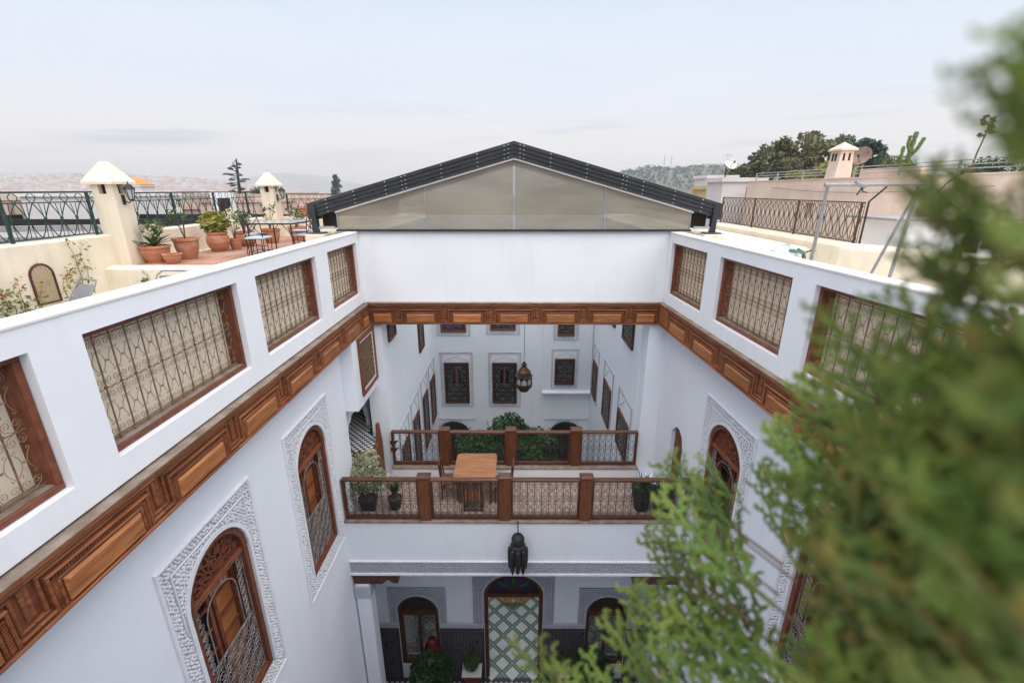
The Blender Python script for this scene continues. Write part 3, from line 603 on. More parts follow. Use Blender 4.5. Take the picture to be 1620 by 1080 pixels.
def arched_window(label, loc, rz):
    """origin at bottom centre on the wall face"""
    t = thing('arched_window', label, 'window', loc, rz, 'arched windows of the front courtyard')
    hw, sp, r = _h, FSP-FZ0, FR
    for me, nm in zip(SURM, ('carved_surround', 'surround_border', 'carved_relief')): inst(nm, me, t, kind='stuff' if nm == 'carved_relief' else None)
    m = MB(); arch_ring(m, hw-0.002, sp, r-0.002, 0.0, 0.075, 0.0, 0.24); m.box(-hw+0.076, hw-0.076, 0.002, 0.24, 0.0, 0.075); m.build('frame', 'redwood', t)
    zt = sp+0.02
    m = MB(); m.cbox(-hw+0.074, hw-0.074, 0.03, 0.12, zt-0.09, zt, 0.01); m.cbox(-hw+0.074, hw-0.074, 0.015, 0.10, zt-0.055, zt-0.03, 0.006); m.build('transom', 'redwood', t)
    fretwork(hw-0.075, zt, r-0.08).build('carved_lunette', 'redwood', t, loc=(0, 0.075, 0))
    m = MB(); m.box(-hw, hw, 0.13, 0.14, zt, sp+r); m.build('lunette_backing', 'darkwood', t)
    m = MB(); m.box(-hw, hw, 0.30, 0.31, 0.0, zt); m.build('pane', 'glass', t)
    # casements: the far one swung to, near one open onto the dark room
    for s in (-1, 1):
        c = MB(); x0, x1 = (0.02, hw-0.10) if s > 0 else (-hw+0.10, -0.02)
        z0, z1 = 0.10, zt-0.1
        c.box(x0, x0+0.05, 0.20, 0.24, z0, z1); c.box(x1-0.05, x1, 0.20, 0.24, z0, z1); c.box(x0+0.05, x1-0.05, 0.2, 0.24, z1-0.06, z1); c.box(x0+0.05, x1-0.05, 0.2, 0.24, z0, z0+0.06)
        nb = 6
        for k in range(1, nb): zz = z0+(z1-z0)*k/nb; c.box(x0+0.05, x1-0.05, 0.205, 0.235, zz-0.012, zz+0.012)
        cs = c.build('casement', 'redwood', t)
        if s > 0:
            p = MB(); p.box(x0+0.05, x1-0.05, 0.243, 0.255, z0+0.06, z1-0.06); p.build('shutter_board', 'woodpanel', cs)
    zm = (zt-0.09)*0.52
    g_ = MB(); hi = hw-0.08
    g_.box(-hi, hi, 0.058, 0.070, zm-0.006, zm+0.006)
    ax = hi*0.60; zs = zt-0.09-0.06-ax
    g_.tube([(-ax, 0.064, zm)]+[(-ax*cos(pi*i/10), 0.064, zs+ax*0.95*sin(pi*i/10)) for i in range(11)]+[(ax, 0.064, zm)], 0.008, 4)
    g_.box(-hi, -hi+0.01, 0.058, 0.070, 0.08, zt-0.09); g_.box(hi-0.01, hi, 0.058, 0.070, 0.08, zt-0.09)
    z = zm+0.07
    while z < zt-0.13:
        for s in (-1, 1):
            xx = s*(ax+hi)/2 if z < zs+ax*0.4 else s*(hi-0.07)
            g_.tube([(xx+0.05*cos(q*pi/4), 0.064, z+0.045*sin(q*pi/4)) for q in range(9)], 0.006, 3, cap=False)
            g_.tube([(xx-0.05, 0.064, z-0.05), (xx+0.03, 0.064, z), (xx-0.05, 0.064, z+0.05)], 0.005, 3, cap=False)
        z += 0.105
    for s in (-1, 1): g_.tube([(s*0.10+0.05*cos(q*pi/4), 0.064, zt-0.16+0.04*sin(q*pi/4)) for q in range(9)], 0.006, 3, cap=False)
    g_.build('grille', 'paleiron', t)
    gl = iron_lower(hi, 0.08, zm, 0.0065); gl.build('lower_grille', 'paleiron', t, loc=(0, 0.066, 0))
    return t
arched_window('arched window with carved fan and pale grille in the left wall, nearest the camera', LW(LWIN[0]+_h, WX, FZ0), RZL)
arched_window('arched carved window in the left wall beside the gallery', LW(LWIN[1]+_h, WX, FZ0), RZL)
arched_window('arched carved window in the right wall, half behind the cypress', RW(RWIN[1]+_h, WX, FZ0), RZR)
arched_window('arched window in the right wall hidden deep behind the cypress', RW(RWIN[0]+_h, WX, FZ0), RZR)

# ================================================================== GALLERY BETWEEN THE TWO COURTS
t = thing('gallery_slab', 'white gallery floor slab and blank fascia with a carved frieze, spanning between the courtyard walls', 'gallery', (0, 7.9, 0))
b = MB(); b.box(-3.58, 3.66, 0.0, 0.28, -8.05, -6.66); b.box(-3.74, 3.66, 0.281, 2.35, -7.25, -6.99); b.box(-3.09, 3.15, 2.00, 2.26, -6.989, -6.70); b.build('wall_body', 'white_in', t)
b = MB(); b.box(-3.58, 3.70, -0.03, 0.30, -6.659, -6.625); b.box(-3.08, 3.14, 1.985, 2.28, -6.699, -6.67); b.build('stone_ledge', 'dust', t)
b = MB(); b.cbox(-3.58, 3.70, -0.05, -0.001, -8.05, -7.985, 0.01); b.cbox(-3.58, 3.70, -0.04, -0.001, -7.70, -7.66, 0.01); b.build('frieze_border', 'carve', t)
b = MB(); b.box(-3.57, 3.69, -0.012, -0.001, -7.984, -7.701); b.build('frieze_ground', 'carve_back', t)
rl = MB(); rr = random.Random(2); st = 0.075
x = -3.53
while x < 3.66:
    for j in range(4):
        z = -7.95+j*0.07+rr.uniform(-.008, .008); q = rr.uniform(0.022, 0.034); k = rr.choice((4, 5, 6)); a0 = rr.uniform(0, 3)
        pts = [(x+(st/2 if j % 2 else 0)+q*(1 if a % 2 else 0.6)*cos(a0+2*pi*a/k), z+q*(0.6 if a % 2 else 1)*sin(a0+2*pi*a/k)) for a in range(k)]
        rl.prism(pts, -0.034, -0.012)
    x += st
rl.build('frieze_relief', 'carve_grey', t, kind='stuff')
# terracotta brick paving of the gallery, one joined sheet of bricks
b = MB(); rr = random.Random(4)
y = 8.20
while y < 9.9:
    x = -3.70+(0.11 if int((y-8.2)/0.115) % 2 else 0)
    while x < 3.5:
        dz = rr.uniform(0, 0.004); b.box(x, x+0.205, y, y+0.105, -6.989, -6.975+dz); x += 0.215
    y += 0.115
o = b.build('paving_brick', 'paver'); struct(o); o['kind'] = 'stuff'; o['label'] = 'small terracotta bricks paving the gallery floor'; o['category'] = 'brick paving'

def balustrade(label, xs, y, zb, zt, ends, capm='redwood'):
    t = thing('balustrade', label, 'railing', (0, y, zb))
    H = zt-zb
    for x in xs:
        p = MB(); p.box(x-0.115, x+0.115, -0.07, 0.07, 0.0, H+0.02)
        for k in range(-2, 3): p.box(x+k*0.04-0.008, x+k*0.04+0.008, -0.078, -0.071, 0.05, H-0.06)
        po = p.build('post', 'woodv', t)
        c = MB(); c.bbox(x-0.14, x+0.14, -0.10, 0.10, H+0.021, H+0.09, 0.03); c.build('cap', 'railwood', po)
    stops = [ends[0]]+[q for x in xs for q in (x-0.117, x+0.117)]+[ends[1]]
    for i in range(0, len(stops), 2):
        a, c = stops[i], stops[i+1]
        m = MB(); m.bbox(a, c, -0.055, 0.055, H-0.055, H, 0.015); m.build('top_rail', 'railwood', t)
        m = MB(); m.box(a, c, -0.04, 0.04, 0.03, 0.08); m.build('bottom_rail', 'darkwood', t)
        for xx in ((a, a+0.05), (c-0.05, c)):
            m = MB(); m.box(xx[0], xx[1], -0.04, 0.04, 0.081, H-0.056); m.build('stile', 'darkwood', t)
        a2, c2 = a+0.05, c-0.05; n = max(4, round((c2-a2)/0.155)); pt = (c2-a2)/n; z0, z1 = 0.081, H-0.056
        bme = MB().box(-0.006, 0.006, -0.006, 0.006, 0, z1-z0).mesh('bar', 'iron'); sme = scroll_unit(pt, z1-z0, 0.0042, 3, True).mesh('scroll_work', 'paleiron' if False else 'iron')
        for k in range(n):
            if k: inst('bar', bme, t, (a2+pt*k, 0, z0))
            inst('scroll_work', sme, t, (a2+pt*(k+0.5), 0.0, z0))
    return t
balustrade('front balustrade of the gallery, cedar posts with iron scrollwork, above the blank fascia', [-1.85, -0.18, 1.50], 7.98, -6.62, -5.62, (-3.55, 3.62))
balustrade('rear balustrade of the gallery behind the wooden table, over the planted court', [-1.73, -0.07, 1.55], 10.06, -6.665, -5.70, (-3.06, 3.10))

# left bay of the gallery: projecting box with framed window, stair opening, pillar
t = thing('gallery_wall', 'white left gallery wall with a projecting upper box over a scalloped stair opening', 'wall', (-3.76, 0, 0))
b = MB(); b.box(0.002, 0.455, 8.73, 10.14, -4.49, -2.937); b.build('projecting_box', 'white_in', t)
m = holed(8.722, 11.0, -7.0, -4.489, 0.0, 0.09, [(8.98, 10.60, -7.0, -4.85)])
mm2 = MB().merge(m, Matrix.Rotation(pi/2, 4, 'Z')); mm2.build('wall_body', 'white_in', t)
# scalloped head of the opening
sc = MB(); prof = [(8.98+(q_-9.05)*1.62/1.25, z_) for q_, z_ in [(9.05, -4.85), (9.05, -5.6), (9.09, -5.55), (9.12, -5.30), (9.20, -5.24), (9.25, -5.08), (9.36, -5.06), (9.44, -4.94), (9.56, -4.98), (9.675, -4.90), (9.79, -4.98), (9.91, -4.94), (9.99, -5.06), (10.10, -5.08), (10.15, -5.24), (10.23, -5.30), (10.26, -5.55), (10.30, -5.6), (10.30, -4.85)]]
for i in range(1, len(prof)-2):
    a, c = prof[i], prof[i+1]
    sc.quad((-0.004, a[0], a[1]), (-0.004, c[0], c[1]), (-0.004, c[0], -4.851), (-0.004, a[0], -4.851)); sc.quad((-0.004, a[0], a[1]), (-0.12, a[0], a[1]), (-0.09, c[0], c[1]), (-0.004, c[0], c[1]))
sc.build('scalloped_arch', 'white_in', t)
t = thing('pillar_wall', 'white wall pier at the left end of the rear balustrade', 'wall', (-3.09, 10.15, 0))
b = MB(); b.box(-0.46, -0.002, 0.0, 0.40, -6.99, ZC0+0.009); b.build('wall_body', 'white_in', t)
t = thing('pillar_wall', 'white wall pier at the right end of the rear balustrade', 'wall', (3.15, 10.15, 0))
b = MB(); b.box(0.002, 0.60, 0.0, 0.40, -6.99, ZC0+0.009); b.build('wall_body', 'white_in', t)
# framed window on the box
t = thing('mashrabiya_window', 'tall cedar framed lattice window on the projecting box, directly under the cornice', 'window', (-3.30, 9.04, -4.29), RZL)
ring(0, 1.08, 0, 1.31, 0.09, -0.05, 0.0, 0.015).build('frame', 'redwood', t)
ring(0.09, 0.99, 0.09, 1.22, 0.045, -0.03, 0.0, 0.008).build('inner_frame', 'trim', t)
b = MB(); b.box(0.135, 0.945, -0.008, -0.001, 0.135, 1.175); b.build('pane', 'glass', t)
lt = MB()
for i in range(7):
    for j in range(9):
        cx, cz = 0.19+i*0.117, 0.19+j*0.117
        lt.tube([(cx+0.055*cos(q*pi/4), -0.016, cz+0.055*sin(q*pi/4)) for q in range(9)], 0.007, 3, cap=False); lt.box(cx-0.012, cx+0.012, -0.022, -0.010, cz-0.012, cz+0.012)
lt.build('lattice', 'rust', t, kind='stuff')
# stair room beyond the opening
t = thing('stair_landing', 'dark stair landing with black and white checker tiles seen through the scalloped opening', 'landing', (-3.77, 8.9, -7.0))
b = MB(); b.box(-2.4, 0.43, 0.37, 1.23, 0, 1.17); b.box(-2.4, 0.19, 1.2301, 3.4, 0, 1.17); b.build('landing_base', 'zell_dark', t)
tl = MB()
for i in range(35):
    for j in range(38):
        x, y = -2.38+i*0.08, 0.40+j*0.08
        if (i+j) % 2 == 0 and (x < 0.10 or y < 1.14) : tl.box(x, x+0.074, y, y+0.074, 1.17, 1.178)
for i in range(35):
    for k in range(12):
        if (i+k) % 2 == 0: tl.box(-2.38+i*0.08, -2.306+i*0.08, 0.362, 0.369, 0.06+k*0.085, 0.14+k*0.085)
tl.build('checker_tile', 'zell_white', t, kind='stuff')
b = MB(); b.box(-2.4, 0.43, 0.33, 0.395, 1.10, 1.182); b.build('step_nosing', 'redwood', t)
b = MB(); b.box(-2.45, -2.40, 0.0, 3.4, 0, 3.2); b.box(-2.4, 0.3, 3.4, 3.5, 0, 3.2); b.box(-2.4, -0.1, -0.1, 0, 0, 3.2); b.box(-2.45, -0.1, -0.1, 3.5, 3.2, 3.3); b.build('room_wall', 'darkwood', t)
t = thing('stair_balustrade', 'solid wooden stair side with a sloping top at the left end of the gallery', 'stair rail', (-3.30, 9.35, -6.98))
b = MB(); b.prism([(0, 0), (0.62, 0), (0.62, 1.05), (0.5, 1.62), (0.4, 1.62), (0.3, 1.18), (0, 1.0)], -0.03, 0.03, 'x'); b.build('side_board', 'woodv', t)
b = MB(); b.box(-0.05, 0.05, -0.052, -0.001, 0, 1.1); b.bbox(-0.065, 0.065, -0.065, 0.012, 1.101, 1.16, 0.02); b.build('newel_post', 'wood', t)
# small arched doorway on the right
t = thing('arched_doorway', 'narrow scalloped doorway with a dark red door in the right wall at gallery level', 'doorway', RW(8.93, WX, -7.0), RZR)
b = MB(); n = 14; hw = 0.308
pts = [(-hw*cos(pi*i/n)*(1+0.10*abs(sin(3.5*pi*i/n))), 1.55+0.46*sin(pi*i/n)) for i in range(n+1)]
for i in range(n):
    a, c = pts[i], pts[i+1]; b.quad((a[0],-0.003,a[1]),(c[0],-0.003,c[1]),(c[0],-0.003,2.03),(a[0],-0.003,2.03)); b.quad((a[0],-0.003,a[1]),(a[0],0.075,a[1]),(c[0],0.075,c[1]),(c[0],-0.003,c[1]))
b.build('scalloped_arch', 'white_in', t)
b = MB(); b.box(-0.31, 0.31, 0.09, 0.14, 0, 2.0); 
for i in range(2):
    for j in range(5): b.cbox(-0.27+i*0.28, -0.01+i*0.28, 0.075, 0.09, 0.08+j*0.38, 0.40+j*0.38, 0.015)
b.build('door_leaf', 'redwood', t)

# ================================================================== LOGGIA UNDER THE GALLERY
LY = 9.5
# back wall of the loggia with a tall door and two windows
t = thing('loggia_wall', 'grey carved wall of the ground floor loggia with a tall arched door between two windows', 'wall', (0, LY, ZG))
DW, DS, DR = 0.80, 3.14, 0.72          # door half width, spring, rise
WWN, WB, WS, WR = 0.56, 0.55, 2.55, 0.56
HO = [(-DW, DW, 0, DS+DR+0.01), (-2.62-WWN, -2.62+WWN, WB, WS+WR+0.01), (2.56-WWN, 2.56+WWN, WB, WS+WR+0.01)]
holed(-3.74, 3.75, 0, 5.45, 0, 0.35, HO).build('wall_body', 'white_in', t)
# carved plaster around door and windows, with dado below
def loggia_surround(cx, hw, sp, r, z0, W, H1, band=0.22):
    a = MB(); n = 16
    xs = [-hw*cos(pi*i/n) for i in range(n+1)]
    for i in range(n):
        p, q = xs[i], xs[i+1]; a.quad((cx+p,-0.02,arch_z(p,hw,sp,r)),(cx+q,-0.02,arch_z(q,hw,sp,r)),(cx+q,-0.02,H1),(cx+p,-0.02,H1)); a.quad((cx+p,-0.02,arch_z(p,hw,sp,r)),(cx+p,0.35,arch_z(p,hw,sp,r)),(cx+q,0.35,arch_z(q,hw,sp,r)),(cx+q,-0.02,arch_z(q,hw,sp,r)))
    for s in (-1, 1):
        x0, x1 = sorted((cx+s*hw, cx+s*W)); a.quad((x0,-0.02,z0),(x1,-0.02,z0),(x1,-0.02,H1),(x0,-0.02,H1)); a.quad((cx+s*W,-0.02,z0),(cx+s*W,0,z0),(cx+s*W,0,H1),(cx+s*W,-0.02,H1))
    a.quad((cx-W,-0.02,H1),(cx+W,-0.02,H1),(cx+W,0,H1),(cx-W,0,H1))
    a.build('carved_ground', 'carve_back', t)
    b = MB(); arch = MB(); arch_ring(arch, hw+0.07, sp, r+0.07, z0, 0.065, -0.05, 0.0, n); arch.v = [(v[0]+cx, v[1], v[2]) for v in arch.v]; b.merge(arch)
    for s in (-1, 1): x0, x1 = sorted((cx+s*W, cx+s*(W-0.03))); b.cbox(x0, x1, -0.045, 0, z0, H1, 0.006)
    b.cbox(cx-W+0.03, cx+W-0.03, -0.045, 0, H1-0.03, H1, 0.006); b.build('border', 'carve_grey', t)
    r_ = MB(); rr = random.Random(9); st = 0.085; z = z0+0.04
    while z < H1-0.05:
        x = -W+0.06
        while x < W-0.05:
            if not (abs(x) < hw+0.09 and z < (arch_z(min(abs(x), hw), hw, sp, r) if abs(x) < hw else sp)+0.11):
                q = st*0.42; k = rr.choice((4, 6)); a0 = rr.uniform(0, 2); pts = [(cx+x+q*cos(a0+2*pi*i/k), z+q*sin(a0+2*pi*i/k)) for i in range(k)]; r_.prism(pts, -0.04, -0.02)
            x += st
        z += st
    r_.build('carved_relief', 'carve_grey', t, kind='stuff')
loggia_surround(0, DW, DS, DR, 2.14, 1.10, 4.35)
loggia_surround(-2.62, WWN, WS, WR, 2.14, 0.78, 3.38)
loggia_surround(2.56, WWN, WS, WR, 2.14, 0.78, 3.38)
def dado_spans(): return [(-3.73, -2.62-WWN-0.012), (-2.62+WWN+0.012, -DW-0.012), (DW+0.012, 2.56-WWN-0.012), (2.56+WWN+0.012, 3.74)]
b = MB(); bb = MB(); tt = MB(); rr = random.Random(6)
for a, c in dado_spans():
    MB().box(a, c, -0.03, -0.001, 0, 1.98).build('dado', 'zell_dark', t); bb.cbox(a, c, -0.06, -0.001, 1.981, 2.13, 0.01)
    z = 0.03
    while z < 1.80:
        x = a+0.02
        while x < c-0.09:
            if rr.random() < 0.93:
                ccx, ccz = x+0.04, z+0.04; k = 4 if int(x*12+z*12) % 2 else 8
                tt.prism([(ccx+0.036*cos(2*pi*i/k), ccz+0.036*sin(2*pi*i/k)) for i in range(k)], -0.036, -0.03)
            x += 0.088
        z += 0.088
    x = a+0.02
    while x < c-0.05:
        tt.prism([(x, 1.84), (x+0.05, 1.84), (x+0.025, 1.95)], -0.036, -0.03); x += 0.06
bb.build('dado_frieze', 'carve_grey', t); tt.build('dado_tile', 'zell_grey', t, kind='stuff')
# door frame and fanlight
f = MB(); arch_ring(f, DW-0.002, DS, DR-0.002, 0, 0.10, 0.02, 0.2); f.box(-DW+0.101, DW-0.101, 0.03, 0.19, DS-0.13, DS-0.0); 
f.build('door_frame', 'darkwood', t)
f = MB(); n = 14; hw2, r2 = DW-0.1, DR-0.1
f.prism([(-hw2, DS+0.001), (hw2, DS+0.001)]+[(hw2*cos(pi*i/n), DS+r2*sin(pi*i/n)) for i in range(n+1)], 0.10, 0.13); fl = f.build('fanlight', 'void', t)
for i in range(7):
    a = pi*(i+0.5)/7; m = ('blueglass', 'greenglass', 'purpleglass', 'greenglass', 'purpleglass', 'greenglass', 'blueglass')[i]
    p = MB(); c0 = (0.12*cos(a), DS+0.05+0.12*sin(a)); u, v = cos(a), sin(a)
    p.prism([c0, (c0[0]+u*0.32-v*0.06, c0[1]+v*0.26+u*0.06), (c0[0]+u*0.44, c0[1]+v*0.36), (c0[0]+u*0.32+v*0.06, c0[1]+v*0.26-u*0.06)], 0.085, 0.099); p.build('glass_petal', m, fl)
for s in (-1, 1):     # leaves folded back against the reveals
    f = MB(); x = s*(DW+0.02); f.box(min(x, x+s*0.05), max(x, x+s*0.05), 0.36, 0.9, 0.0, DS-0.2); f.build('door_leaf', 'darkwood', t)
for cx, sd_ in ((-2.62, 1), (2.56, 2)):
    f = MB(); q = MB(); arch_ring(q, WWN-0.002, WS, WR-0.002, WB, 0.09, 0.02, 0.2); q.box(-WWN+0.09, WWN-0.09, 0.02, 0.2, WB, WB+0.09); q.box(-WWN+0.091, WWN-0.091, 0.03, 0.18, WS-0.18, WS-0.05)
    q.box(-0.03, 0.03, 0.04, 0.16, WB+0.091, WS-0.181)
    q.v = [(v[0]+cx, v[1], v[2]) for v in q.v]; wf = q.build('window_frame', 'darkwood', t)
    q = MB(); q.prism([(cx-WWN+0.09, WS-0.05), (cx+WWN-0.09, WS-0.05)]+[(cx+(WWN-.09)*cos(pi*i/10), WS+(WR-.09)*sin(pi*i/10)) for i in range(11)], 0.1, 0.12); q.build('tympanum', 'void', wf)
    q = MB()
    for k in range(5):
        for j in range(11): q.tube([(cx-0.36+k*0.18+0.08*cos(i*pi/3), 0.10, WB+0.2+j*0.16+0.075*sin(i*pi/3)) for i in range(7)], 0.006, 3, cap=False)
    q.build('lattice', 'paleiron', wf, kind='stuff')
    MB().box(cx-WWN+0.09, cx+WWN-0.09, 0.125, 0.13, WB+0.1, WS-0.19).build('pane', 'tinted', wf)
# side walls, floors
t = thing('loggia_side_wall', 'shaded left side wall of the loggia with a dark arched door', 'wall', (-3.74, 7.7, ZG))
b = MB(); b.box(-0.2, 0, 0, 1.8, 0, 5.45); b.build('wall_body', 'white_in', t)
b = MB(); b.box(0.001, 0.03, 0, 1.79, 0, 1.98); b.build('dado', 'zell_dark', t)
b = MB(); b.prism([(0.75, 0), (1.65, 0), (1.65, 2.1)]+[(1.2+0.45*cos(pi*i/10), 2.1+0.5*sin(pi*i/10)) for i in range(1, 10)]+[(0.75, 2.1)], 0.031, 0.07, 'x'); b.build('arched_door', 'darkwood', t)
t = thing('loggia_side_wall', 'shaded right side wall of the loggia behind the cypress', 'wall', (3.75, 7.7, ZG))
b = MB(); b.box(0, 0.2, 0, 1.8, 0, 5.45); b.build('wall_body', 'white_in', t)
floor_obj('loggia_floor', 'zell_dark', -3.8, 3.8, 7.6, LY+0.001, ZG, 0.15)
b = MB(); rr = random.Random(8)
for i in range(50):
    x = -3.7+i*0.15; b.prism([(x, LY-0.16), (x+0.05, LY-0.21), (x+0.10, LY-0.16), (x+0.05, LY-0.11)], ZG+0.001, ZG+0.008, 'z')
for j in range(9):
    for i in range(40): x = -3.6+i*0.185+(0.09 if j % 2 else 0); y = 7.8+j*0.16; b.prism([(x, y), (x+0.04, y-0.04), (x+0.08, y), (x+0.04, y+0.04)], ZG+0.001, ZG+0.007, 'z')
o = struct(b.build('floor_star', 'zell_white')); o['kind'] = 'stuff'; o['label'] = 'small white lozenge tiles set in the dark loggia floor'; o['category'] = 'floor tiles'
for s, lb in ((-1, 'white square column at the left end of the loggia under a carved wooden bracket'), (1, 'white square column at the right end of the loggia, behind the cypress')):
    t = thing('column', lb, 'column', (s*3.38 if s < 0 else 3.46, 8.06, ZG))
    b = MB(); b.box(-0.155, 0.155, -0.155, 0.155, 0.3, 5.145); b.build('shaft', 'white_in', t)
    b = MB(); b.bbox(-0.20, 0.20, -0.20, 0.20, 0, 0.3, 0.03); b.build('base', 'zell_grey', t)
    b = MB(); b.box(-0.18, 0.18, -0.18, 0.18, 4.78, 5.10); b.build('carved_capital', 'carve_grey', t)
    t2 = thing('wooden_bracket', ('left' if s < 0 else 'right')+' stepped cedar bracket resting on the loggia column under the frieze', 'bracket', (t.location.x, 8.06, ZG+5.146))
    b = MB(); q = [(-0.18, 0), (0.45, 0), (0.58, 0.12), (0.70, 0.02), (0.80, 0.02), (0.80, 0.29), (-0.18, 0.29)]
    b.prism([(-s*x, z) for x, z in q], -0.13, 0.13); b.build('beam', 'darkwood', t2)

# ================================================================== REAR COURT
RX, RY = 3.09, 17.0
t = thing('rear_court_wall', 'far white wall of the rear court with two large and one small framed windows', 'wall', (0, RY, ZG))
b = MB(); b.box(-3.5, 3.5, 0, 0.3, 0, 12.6); b.build('wall_body', 'white_in', t)
b = MB(); b.box(1.16, 3.09, -0.10, -0.001, 5.72, 12.0); b.cbox(1.14, 3.08, -0.24, -0.101, 5.66, 5.76, 0.03); b.build('chimney_breast', 'white_in', t)
t = thing('rear_court_wall', 'white left wall of the rear court with a row of tall narrow windows', 'wall', (-RX, 10.56, ZG))
b = MB(); b.box(-0.3, 0, 0.0, RY-10.56, 0, 12.6); b.build('wall_body', 'white_in', t)
t = thing('rear_court_wall', 'white right wall of the rear court with a row of tall narrow windows', 'wall', (RX+0.04, 10.56, ZG))
b = MB(); b.box(0, 0.3, 0.0, RY-10.56, 0, 12.6); b.build('wall_body', 'white_in', t)
struct(MB().box(-3.1, 3.2, 9.501, 17.0, ZG-0.15, ZG).build('rear_court_floor', 'zell_green'))
fl = thing('diamond_tile_floor', 'green and white diamond tiled floor of the rear court seen through the tall door', 'tiled floor', (0, 9.5, ZG))
dm = MB().prism([(0.205, 0), (0, 0.205), (-0.205, 0), (0, -0.205)], 0.001, 0.014, 'z').mesh('tile', 'zell_white')
P_ = 0.60; far_tiles = MB()
for j in range(24):
    for i in range(-5, 6):
        x = i*P_+(P_/2 if j % 2 else 0)-0.03; y = 0.12+j*P_/2
        if abs(x) < 2.9 and sqrt(x*x+(y-3.18)**2) > 0.8:
            if abs(x) < 1.6 and y < 5: inst('tile', dm, fl, (x, y, 0))
            else: far_tiles.prism([(x+0.205, y), (x, y+0.205), (x-0.205, y), (x, y-0.205)], 0.001, 0.014, 'z')
far_tiles.build('outer_tile', 'zell_white', fl, kind='stuff')
b = MB()
for s in (-1, 1):
    for k in range(-36, 37):
        c = k*P_*0.5*sqrt(2)/sqrt(2)
        if (k % 2) == 0: continue
        # thin pale fillet along the middle of each green band
        x0 = c*1.0; pts = []
        for off in (-0.012, 0.012):
            pass
        for tt_ in (0,):
            ya, yb = 0.0, 7.4
            xa, xb = (k*P_/2-0.03)+s*(ya-0.12), (k*P_/2-0.03)+s*(yb-0.12)
            # clip to |x|<3.05
            def cl(xa, ya, xb, yb):
                out = []
                n = 60
                seg = [(xa+(xb-xa)*i/n, ya+(yb-ya)*i/n) for i in range(n+1)]
                seg = [p for p in seg if abs(p[0]) < 3.05]
                return (seg[0], seg[-1]) if len(seg) > 1 else None
            r = cl(xa, ya, xb, yb)
            if r: (ax, ay), (bx, by) = r; d = 0.014; b.quad((ax-d, ay, 0.004 if s > 0 else 0.006), (ax+d, ay, 0.004 if s > 0 else 0.006), (bx+d, by, 0.004 if s > 0 else 0.006), (bx-d, by, 0.004 if s > 0 else 0.006))
b.build('fillet_tile', 'zell_line', fl, kind='stuff')
ft = thing('fountain', 'low eight sided tiled fountain basin seen at the top of the open door', 'fountain', (0.0, 12.68, ZG))
b = MB(); b.lathe([(0.82, 0), (0.82, 0.16), (0.62, 0.16), (0.58, 0.08), (0.0, 0.08)], 8, a0=pi/8); b.build('basin', 'gold', ft)
for k in range(16):
    a = 2*pi*k/16; c = MB(); c.prism([(0.03, 0), (0.10, 0.05), (0.17, 0), (0.10, -0.05)], 0.161, 0.168, 'z'); c.build('star_tile', 'redz' if k % 2 else 'marble', ft, loc=(0.60*cos(a), 0.60*sin(a), 0), rot=(0, 0, a))

